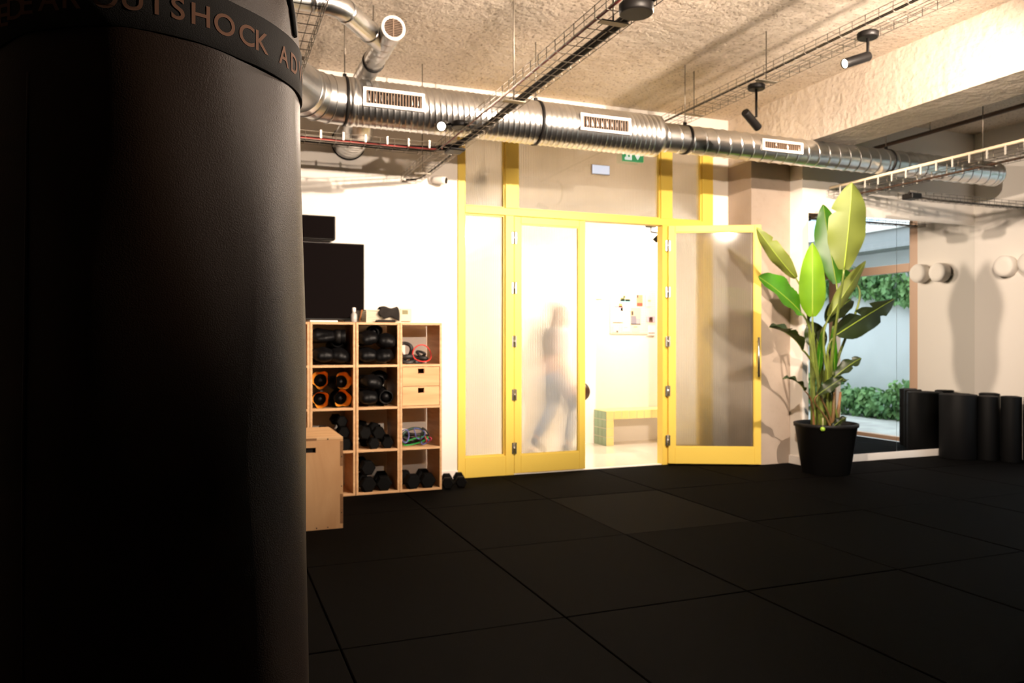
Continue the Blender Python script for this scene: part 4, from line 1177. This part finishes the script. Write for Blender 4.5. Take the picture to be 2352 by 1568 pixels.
# ------------------------------------------------------------------ hall: tiled bench, notice board, person
be = thing('tiled_bench', 'low bench of pale yellow and sage green tiles in the hall', 'bench', (4.23, 7.83, 0.004))
TL, BD, BL = 0.1, 0.30, 1.9
core = MB(); core.box(0.004, BL, 0.004, BD - 0.0, 0.304, 0.396); core.box(0.004, 0.096, 0.004, BD, 0, 0.304); core.box(BL - 0.1, BL, 0.004, BD, 0, 0.304)
core.build('core', M_GROUT, be)
te = MB().box(0.0, 0.008, 0.003, 0.097, 0.003, 0.097, bev=0.0015).mesh('tile', M_GREEN_T)
for j in range(3):
    for k in range(4): place('tile', te, be, T3(0, j * 0.1, k * 0.1 - 0.002))
tf = MB().box(0.003, 0.097, 0.0, 0.008, 0.003, 0.097, bev=0.0015).mesh('tile', M_YEL_T)
for k in range(3): place('tile', tf, be, T3(0.0, 0, k * 0.1)); place('tile', tf, be, T3(BL - 0.1, 0, k * 0.1))
for i in range(19): place('tile', tf, be, T3(i * 0.1, 0, 0.3))
tt = MB().box(0.003, 0.097, 0.003, 0.097, 0.0, 0.008, bev=0.0015).mesh('tile', M_YEL_T)
for i in range(19):
    for j in range(3): place('tile', tt, be, T3(i * 0.1, j * 0.1, 0.394))

nb = thing('notice_board', 'pale perforated notice board on the hall wall above the bench', 'notice board', (4.765, 8.15, 1.56))
M_BOARD = mat('cream_board', rgb(240, 228, 206), 0.7)
MB().box(-0.315, 0.315, -0.014, -0.002, -0.27, 0.27, bev=0.004).build('panel', M_BOARD, nb)
dots = MB()
for i in range(24):
    for j in range(20):
        x_, z_ = -0.295 + i * 0.0257, -0.25 + j * 0.0263
        dots.box(x_ - 0.004, x_ + 0.004, -0.0148, -0.0138, z_ - 0.004, z_ + 0.004)
dd = dots.build('pegboard_holes', mat('board_hole', rgb(206, 188, 160), 0.8), nb); dd['kind'] = 'stuff'
def note(x, z, w_, h_, col, label, extra=None, rot=0):
    t = thing('pinned_paper', label, 'paper', (4.765 + x, 8.1335, 1.56 + z), (0, math.radians(rot), 0), group='papers pinned on the notice board')
    MB().box(-w_ / 2, w_ / 2, -0.0015, 0, -h_ / 2, h_ / 2).build('sheet', mat('paper_%02x%02x%02x' % col, rgb(*col), 0.7), t)
    for (a_, b_, c_, d_, cc) in (extra or []):
        MB().box(a_ * w_, b_ * w_, -0.0021, -0.0016, c_ * h_, d_ * h_).build('print_area', mat('ink_%02x%02x%02x' % cc, rgb(*cc), 0.7), t)
note(-0.115, 0.155, 0.14, 0.075, (226, 218, 190), 'small pinned picture with dark green drawing', [(-0.45, -0.05, -0.4, 0.1, (120, 122, 76)), (0.02, 0.45, -0.4, -0.1, (120, 122, 76)), (-0.2, 0.0, 0.1, 0.45, (96, 100, 60))])
note(-0.110, 0.075, 0.14, 0.14, (236, 228, 222), 'white pinned sheet with a teal bar at its top', [(-0.5, 0.5, 0.22, 0.5, (134, 180, 182))])
note(0.085, 0.135, 0.078, 0.135, (206, 160, 122), 'tall pinned card, tan above and brick red below', [(-0.5, 0.5, -0.5, -0.22, (160, 84, 66)), (-0.5, -0.3, 0.25, 0.5, (70, 50, 40))])
note(0.205, 0.13, 0.085, 0.14, (240, 220, 198), 'pale peach card pinned at the upper right', [(-0.1, 0.4, -0.05, 0.1, (226, 170, 130))])
note(-0.215, -0.035, 0.135, 0.20, (236, 228, 228), 'pinned letter with orange and mauve heading, dark lower edge', [(-0.4, 0.4, 0.38, 0.5, (176, 148, 160)), (0.1, 0.45, 0.42, 0.64, (240, 160, 110)), (-0.5, 0.5, -0.5, -0.46, (110, 108, 100))])
note(0.030, -0.055, 0.135, 0.205, (244, 218, 168), 'pinned poster, cream above slate grey with dark figure', [(-0.5, 0.05, -0.48, 0.02, (140, 134, 146)), (0.05, 0.48, -0.48, -0.12, (176, 168, 172)), (-0.45, -0.25, 0.05, 0.3, (96, 76, 66)), (-0.5, 0.5, -0.5, -0.45, (100, 96, 100))])
note(0.240, -0.090, 0.125, 0.075, (190, 172, 186), 'lilac pinned photo with a dark haired head', [(-0.2, 0.2, -0.45, 0.35, (120, 76, 66)), (-0.08, 0.12, -0.2, 0.3, (222, 150, 120))])
note(-0.245, -0.215, 0.075, 0.075, (246, 214, 204), 'small pink sticker at the lower left of the board', [(0.1, 0.45, -0.5, -0.2, (110, 104, 92))])
note(-0.105, -0.20, 0.10, 0.09, (238, 222, 208), 'faint pinned card in the bottom row, left of centre', [(-0.3, 0.2, 0.0, 0.2, (214, 196, 188))])
note(0.030, -0.205, 0.10, 0.09, (240, 218, 190), 'pinned card with orange scribble in the bottom row', [(-0.3, 0.2, 0.15, 0.3, (236, 176, 130))])
note(0.250, -0.225, 0.11, 0.12, (246, 240, 230), 'white pinned card with a plum line at lower right', [(-0.4, 0.4, -0.32, -0.22, (160, 104, 110))])
sg = thing('wall_sign', 'tiny dark lettered strip on the hall wall beside the board', 'sign', (4.30, 8.149, 1.70))
MB().box(-0.045, 0.045, -0.004, 0, -0.010, 0.010).build('plate', M_BOARD, sg)
st = MB()
for k in range(9): st.box(-0.038 + k * 0.0085, -0.032 + k * 0.0085, -0.0055, -0.004, -0.005, 0.005 - 0.002 * (k % 2))
st.build('letter_marks', M_BLACK, sg)

PY = 7.56
def P(x, y, z): return (x, PY + y, z)
per = thing('person', 'person in pale shirt and light blue jeans walking with a ball behind glass', 'person', (3.50, PY, 0.004))
inv = Matrix.Translation((-3.50, -PY, -0.004))
M_SKIN = mat('skin', rgb(182, 132, 106), 0.55); M_HAIR = mat('brown_hair', rgb(52, 34, 26), 0.5); M_SHIRT = mat('pale_mauve_shirt', rgb(158, 138, 142), 0.8)
M_VEST = mat('dark_blue_black_vest', rgb(18, 20, 28), 0.7); M_JEANS = mat('light_blue_jeans', rgb(96, 116, 146), 0.8); M_SHOE = mat('dark_shoe', rgb(28, 26, 26), 0.6)
def bodypart(name, parts, voxel, m, sm=5, label=None):
    me = remeshed(name, parts, voxel, sm, m)
    me.transform(inv)
    o = place(name, me, per)
    if label: o['label'] = label
    return o
hand = []
def fingers(side):
    """four fingers and a thumb curled over the ball, root at the palm"""
    out = []
    yb = 0.085 * side
    palm = [P(3.655, yb, 0.745), P(3.695, yb * 1.08, 0.715)]
    out.append((palm, [0.026, 0.030]))
    for k in range(4):
        dz = 0.022 * (1.5 - k)
        L = (0.070, 0.080, 0.076, 0.060)[k]
        a = P(3.712, yb * 1.1, 0.712 + dz * 0.8)
        b_ = P(3.712 + L * 0.55, yb * 1.10 - 0.0 * side, 0.702 + dz)
        c_ = P(3.712 + L, yb * 0.92, 0.690 + dz)
        out.append(([a, b_, c_], [0.010, 0.0092, 0.008]))
    out.append(([P(3.668, yb * 0.95, 0.752), P(3.700, yb * 0.70, 0.775), P(3.735, yb * 0.55, 0.778)], [0.013, 0.011, 0.009]))
    return out
parts = [
    ([P(3.50, 0, 0.86), P(3.49, 0, 1.02), P(3.48, 0, 1.18), P(3.485, 0, 1.28)], [0.130, 0.108, 0.125, 0.085]),
    ([P(3.485, -0.13, 1.27), P(3.485, 0.13, 1.27)], [0.062, 0.062]),
    ([P(3.49, 0, 1.29), P(3.535, 0, 1.39)], [0.052, 0.048]),
    ([P(3.545, 0, 1.40), P(3.560, 0, 1.48)], [0.072, 0.085]),
    ([P(3.600, 0, 1.375), P(3.615, 0, 1.40)], [0.036, 0.045]),
    ([P(3.640, 0, 1.435), P(3.655, 0, 1.425)], [0.012, 0.012]),
    ([P(3.553, 0.080, 1.44), P(3.550, 0.086, 1.46)], [0.012, 0.016]),
    ([P(3.553, -0.080, 1.44), P(3.550, -0.086, 1.46)], [0.012, 0.016]),
]
for sd in (-1, 1):
    parts.append(([P(3.485, 0.165 * sd, 1.265), P(3.455, 0.195 * sd, 1.00)], [0.050, 0.040]))
    parts.append(([P(3.455, 0.195 * sd, 1.00), P(3.645, 0.105 * sd, 0.76)], [0.040, 0.026]))
    parts += fingers(sd)
legs = [
    ([P(3.50, -0.08, 0.84), P(3.66, -0.09, 0.50)], [0.088, 0.060]), ([P(3.66, -0.09, 0.50), P(3.58, -0.09, 0.10)], [0.058, 0.036]),
    ([P(3.50, 0.08, 0.84), P(3.47, 0.09, 0.48)], [0.088, 0.060]), ([P(3.47, 0.09, 0.48), P(3.28, 0.09, 0.16)], [0.058, 0.036]),
    ([P(3.56, -0.09, 0.050), P(3.66, -0.095, 0.035)], [0.040, 0.030]), ([P(3.265, 0.09, 0.13), P(3.36, 0.095, 0.035)], [0.036, 0.028]),
]
bodypart('body', parts + legs, 0.0075, M_SKIN, 4)
shirt = [([P(3.50, 0, 0.90), P(3.49, 0, 1.02), P(3.48, 0, 1.18), P(3.485, 0, 1.27)], [0.142, 0.120, 0.137, 0.098]), ([P(3.485, -0.13, 1.268), P(3.485, 0.13, 1.268)], [0.072, 0.072])]
for sd in (-1, 1): shirt.append(([P(3.485, 0.165 * sd, 1.262), P(3.468, 0.186 * sd, 1.10)], [0.062, 0.056]))
bodypart('shirt', shirt, 0.010, M_SHIRT)
bodypart('vest', [([P(3.455, 0, 1.14), P(3.46, 0, 1.24), P(3.475, 0, 1.285)], [0.130, 0.128, 0.095]), ([P(3.47, -0.12, 1.262), P(3.47, 0.12, 1.262)], [0.080, 0.080])], 0.010, M_VEST, label='dark vest over the shoulders')
jeans = [([P(3.50, 0, 0.87), P(3.50, 0, 0.80)], [0.142, 0.136]),
         ([P(3.50, -0.08, 0.84), P(3.66, -0.09, 0.50), P(3.595, -0.09, 0.18)], [0.100, 0.072, 0.056]),
         ([P(3.50, 0.08, 0.84), P(3.47, 0.09, 0.48), P(3.31, 0.09, 0.22)], [0.100, 0.072, 0.056])]
bodypart('jeans', jeans, 0.010, M_JEANS)
bodypart('hair', [([P(3.535, 0, 1.50), P(3.52, 0, 1.44), P(3.475, 0, 1.33), P(3.455, 0, 1.24)], [0.082, 0.080, 0.066, 0.045]), ([P(3.56, 0, 1.515), P(3.53, 0, 1.50)], [0.070, 0.085])], 0.009, M_HAIR, label='long brown hair')
bodypart('shoe', [([P(3.555, -0.09, 0.055), P(3.665, -0.095, 0.036)], [0.050, 0.036])], 0.008, M_SHOE)
bodypart('shoe', [([P(3.262, 0.09, 0.135), P(3.372, 0.095, 0.036)], [0.046, 0.034])], 0.008, M_SHOE)
bl = thing('medicine_ball', 'brown and black ball carried by the person at the doorway', 'ball', (3.765, PY, 0.655))
MB().lathe([(0.108 * math.sin(PI * k / 20), -0.108 * math.cos(PI * k / 20)) for k in range(1, 20)], 32).build('ball_skin', mat('brown_black_ball', rgb(62, 36, 20), 0.35, col2=rgb(16, 11, 9), nscale=3), bl)
for k in range(3):
    loop = [(0.1085 * math.cos(t), 0, 0.1085 * math.sin(t)) for t in [2 * PI * q / 40 for q in range(40)]]
    MB().ring(loop, 0.0018, 5, Matrix.Rotation(k * PI / 3, 4, 'Z')).build('seam', M_BLACK, bl)

# ------------------------------------------------------------------ potted strelitzia
def leafmat(name, c1, c2, rough=0.42, trans=0.25):
    m = mat(name, rgb(*c1), rough, col2=rgb(*c2), nscale=3.0, stretch=(1, 1, 1), bump=0.12, bscale=25, bdist=0.004)
    nt = m.node_tree; b = nt.nodes['Principled BSDF']; out = nt.nodes['Material Output']
    t = nt.nodes.new('ShaderNodeBsdfTranslucent'); t.inputs[0].default_value = (*rgb(min(255, c1[0] + 40), min(255, c1[1] + 30), c1[2]), 1)
    mx = nt.nodes.new('ShaderNodeMixShader'); mx.inputs[0].default_value = trans
    nt.links.new(b.outputs[0], mx.inputs[1]); nt.links.new(t.outputs[0], mx.inputs[2]); nt.links.new(mx.outputs[0], out.inputs[0])
    return m
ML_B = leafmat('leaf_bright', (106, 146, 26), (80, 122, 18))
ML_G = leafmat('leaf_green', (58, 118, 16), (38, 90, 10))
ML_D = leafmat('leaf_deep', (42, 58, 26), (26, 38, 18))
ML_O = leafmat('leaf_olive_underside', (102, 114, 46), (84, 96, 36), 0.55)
M_RIB = mat('leaf_midrib', rgb(130, 150, 48), 0.45); M_STEM = mat('green_stem', rgb(112, 128, 52), 0.5, col2=rgb(82, 92, 40), nscale=6); M_DRY = mat('dry_stem', rgb(140, 96, 60), 0.6, col2=rgb(96, 84, 44), nscale=8)
PX, PYY = 5.27, 5.55
pl = thing('potted_plant', 'tall strelitzia with paddle leaves in a black pot by the mirror', 'plant', (PX, PYY, 0))
pinv = Vector((-PX, -PYY, 0))
pot = MB().lathe([(0.20, 0.0), (0.208, 0.004), (0.268, 0.42), (0.280, 0.425), (0.282, 0.455), (0.272, 0.458), (0.262, 0.43), (0.255, 0.38)], 48, cap1=False).build('pot', M_POT, pl, 'black tapered plastic pot')
MB().lathe([(0.254, 0.385), (0.12, 0.40), (0.01, 0.405)], 32, cap0=False).build('soil', M_SOIL, pl)

def leaf(base, tip, N, hw, m, fold=0.35, bow=0.10, peak=0.36, tears=(), stem_from=None, stem_r=(0.013, 0.008), ripple=0.012, stem_m=None):
    b0, t0 = Vector(base) + pinv, Vector(tip) + pinv
    ax = (t0 - b0); L = ax.length; axn = ax.normalized()
    N = Vector(N); N = (N - axn * N.dot(axn)).normalized()
    B = axn.cross(N)
    NT, NS = 30, 6
    def mid(t): return b0 + ax * t + N * (bow * L * 4 * t * (1 - t) * 0.5) - N * 0.0
    def wid(t):
        if t < peak: q = math.sin(PI / 2 * (0.10 + 0.90 * (t / peak))) ** 0.75
        else:
            k = (t - peak) / (1 - peak); q = (1 - k ** 2.3) ** 0.8
        return hw * max(q, 0.012)
    b = MB()
    for sgn in (-1, 1):
        vs, fs = [], []
        ph = random.uniform(0, 6)
        for i in range(NT + 1):
            t = i / NT
            wd = wid(t)
            for (tt, side, amt) in tears:
                if side == sgn:
                    d = abs(t - tt)
                    if d < 0.035: wd *= 1 - amt * (1 - d / 0.035)
            for j in range(NS + 1):
                s_ = j / NS
                rip = ripple * s_ * s_ * math.sin(t * 17 + ph) + 0.0025 * s_ * math.sin(t * 90)
                p = mid(t) + B * (sgn * s_ * wd * math.cos(fold * (0.6 + 0.4 * s_))) + N * (s_ * wd * math.sin(fold * (0.6 + 0.4 * s_)) + rip)
                vs.append(p)
        for i in range(NT):
            for j in range(NS):
                o = i * (NS + 1) + j
                fs.append((o, o + 1, o + NS + 2, o + NS + 1))
        b.add(vs, fs, True)
    lf = b.build('leaf', m, pl)
    pts = [mid(i / 14) for i in range(15)]
    MB().tube(pts, [0.03 * min(hw, 0.18) * (1 - 0.8 * i / 14) + 0.001 for i in range(15)], 8).build('midrib', M_RIB, lf)
    if stem_from is not None:
        s0 = Vector(stem_from) + pinv
        d0 = b0 - s0
        c1 = s0 + Vector((d0.x * 0.12, d0.y * 0.12, d0.z * 0.55)); c2 = b0 - axn * min(0.25, d0.length * 0.3) - Vector((0, 0, 0.02))
        pp = []
        for i in range(17):
            t = i / 16
            pp.append(s0 * (1 - t) ** 3 + c1 * 3 * t * (1 - t) ** 2 + c2 * 3 * t * t * (1 - t) + b0 * t ** 3)
        MB().tube(pp, [stem_r[0] * 1.5 + (stem_r[1] - stem_r[0] * 1.5) * (i / 16) ** 0.7 for i in range(17)], 9).build('leaf_stem', stem_m or M_STEM, pl)
    return lf
def S(a, r): return (PX + r * math.cos(a) - 0.02, PYY + r * math.sin(a), 0.39)
leaf((5.04, 5.10, 1.812), (5.03, 5.00, 2.535), (0.45, 0.88, 0.1), 0.165, ML_O, 0.30, -0.05, 0.48, ((0.66, 1, 0.4),), S(0.3, 0.06))
leaf((5.464, 5.62, 1.74), (5.44, 5.76, 2.50), (-0.85, -0.45, 0.25), 0.125, ML_G, 0.25, 0.06, 0.45, (), S(1.2, 0.06))
leaf((5.76, 5.70, 1.763), (5.36, 5.82, 1.985), (-0.45, -0.55, 0.70), 0.105, ML_G, 0.2, 0.05, 0.45, (), S(0.9, 0.09))
leaf((4.93, 5.35, 1.418), (4.94, 5.36, 2.07), (-0.64, -0.77, 0.05), 0.132, ML_B, -0.55, 0.06, 0.30, (), S(3.6, 0.09), ripple=0.006)
leaf((4.895, 5.45, 1.455), (4.33, 5.33, 1.75), (-0.42, -0.72, 0.55), 0.150, ML_G, 0.28, 0.06, 0.45, (), S(3.2, 0.12))
leaf((4.925, 5.55, 1.769), (4.53, 5.60, 2.21), (0.55, 0.65, 0.52), 0.085, ML_O, 0.45, -0.12, 0.45, ((0.7, -1, 0.4),), S(2.6, 0.10))
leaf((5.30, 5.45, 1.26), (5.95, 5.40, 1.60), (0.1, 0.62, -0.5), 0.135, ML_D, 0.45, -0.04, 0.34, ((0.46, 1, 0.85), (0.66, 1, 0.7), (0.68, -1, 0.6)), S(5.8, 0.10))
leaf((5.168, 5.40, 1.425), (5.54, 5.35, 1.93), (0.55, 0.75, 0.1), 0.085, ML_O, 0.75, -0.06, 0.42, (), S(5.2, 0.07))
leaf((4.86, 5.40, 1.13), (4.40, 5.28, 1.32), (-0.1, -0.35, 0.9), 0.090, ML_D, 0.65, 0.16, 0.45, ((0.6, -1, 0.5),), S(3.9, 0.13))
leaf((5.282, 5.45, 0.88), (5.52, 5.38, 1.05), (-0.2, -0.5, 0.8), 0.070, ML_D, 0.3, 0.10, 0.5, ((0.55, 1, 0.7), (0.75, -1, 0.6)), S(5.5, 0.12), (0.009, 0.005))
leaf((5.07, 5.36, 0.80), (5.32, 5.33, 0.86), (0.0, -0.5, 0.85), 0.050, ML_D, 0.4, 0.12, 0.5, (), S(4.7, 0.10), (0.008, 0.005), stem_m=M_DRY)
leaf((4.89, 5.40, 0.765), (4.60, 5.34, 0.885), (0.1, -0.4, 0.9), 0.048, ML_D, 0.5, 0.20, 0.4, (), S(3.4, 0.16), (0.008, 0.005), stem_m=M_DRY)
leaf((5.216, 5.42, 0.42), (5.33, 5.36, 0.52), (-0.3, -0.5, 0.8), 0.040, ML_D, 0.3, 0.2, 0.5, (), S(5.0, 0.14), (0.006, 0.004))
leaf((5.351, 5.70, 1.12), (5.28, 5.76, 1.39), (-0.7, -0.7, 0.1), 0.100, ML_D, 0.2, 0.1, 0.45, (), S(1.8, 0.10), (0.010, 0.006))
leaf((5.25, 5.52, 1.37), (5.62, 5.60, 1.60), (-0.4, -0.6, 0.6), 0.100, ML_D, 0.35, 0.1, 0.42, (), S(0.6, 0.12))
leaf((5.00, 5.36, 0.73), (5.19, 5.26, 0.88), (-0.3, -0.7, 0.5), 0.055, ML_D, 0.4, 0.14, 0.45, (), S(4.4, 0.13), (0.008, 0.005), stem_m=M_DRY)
# young rolled leaves among the stems
for k, (x_, y_, z_, dx, dy) in enumerate([(5.13, 5.50, 1.30, 0.05, 0.0), (5.18, 5.44, 1.10, 0.03, 0.02), (5.30, 5.47, 1.34, -0.02, 0.01), (5.24, 5.60, 1.20, 0.02, 0.05)]):
    leaf((x_, y_, z_ - 0.42), (x_ + dx, y_ + dy, z_), (-0.6, -0.7, 0.2), 0.045, ML_G if k % 2 == 0 else ML_O, 0.9, 0.04, 0.4, (), S(4.0 + k * 1.3, 0.07), (0.014, 0.010))
for k in range(6):
    a = k * 1.05 + 0.4
    MB().tube([(0.10 * math.cos(a) - 0.02, 0.10 * math.sin(a), 0.385), (0.105 * math.cos(a), 0.105 * math.sin(a), 0.55), (0.13 * math.cos(a), 0.12 * math.sin(a), 0.74)], [0.020, 0.016, 0.010], 9).build('dry_sheath', M_DRY, pl)
og = thing('pot_ornament', 'tiny lime green ball hanging at the rim of the pot', 'ornament', (5.06, 5.365, 0.425))
MB().lathe([(0.021 * math.sin(PI * k / 10), -0.021 * math.cos(PI * k / 10)) for k in range(1, 10)], 16).build('ball', mat('lime_green', rgb(150, 190, 60), 0.4), og)
MB().tube([(0, 0, 0.02), (0.006, 0.004, 0.10)], 0.002, 5).build('stick', M_CREAM, og)

# ------------------------------------------------------------------ rolled mats and wall fixtures on the right
def roll_mat(x, y, r, h, label):
    t = thing('rolled_mat', label, 'exercise mat', (x, y, 0), group='charcoal rolled mats standing on the floor')
    MB().lathe([(r * 0.985, 0.001), (r, 0.006), (r, h - 0.006), (r * 0.985, h)], 40).build('roll_body', M_MATS, t)
    pts = []
    for k in range(90):
        a = k / 90 * 2 * PI * 4
        rr = r * (0.96 - 0.88 * k / 90)
        pts.append((rr * math.cos(a), rr * math.sin(a), h + 0.0015))
    MB().tube(pts, 0.003, 5).build('spiral_edge', mat('mat_edge', (0.02, 0.017, 0.015), 0.8), t)
roll_mat(7.20, 5.745, 0.175, 0.655, 'thickest rolled charcoal mat, touching the mirror corner')
roll_mat(7.36, 5.535, 0.092, 0.645, 'rolled charcoal mat second from the mirror')
roll_mat(7.46, 5.365, 0.092, 0.650, 'rolled charcoal mat third from the mirror')
roll_mat(7.57, 5.205, 0.092, 0.650, 'rolled charcoal mat cut by the right picture edge')
roll_mat(7.57, 5.680, 0.095, 0.660, 'rolled charcoal mat against the wall behind the others')
fx = thing('wall_drum', 'pair of short white drums mounted high on the right wall', 'wall fixture', (XR, 5.50, 1.975))
RXm = Matrix.Rotation(-PI / 2, 4, 'Y')
MB().lathe([(0.10, 0.0), (0.108, 0.01), (0.108, 0.09), (0.098, 0.108), (0.06, 0.112)], 36, T3(0, 0.06, 0) @ RXm).build('drum', M_WALL, fx)
MB().lathe([(0.10, 0.0), (0.108, 0.01), (0.108, 0.09), (0.098, 0.108), (0.06, 0.112)], 36, T3(0, -0.20, 0.01) @ RXm).build('drum', M_WALL, fx)
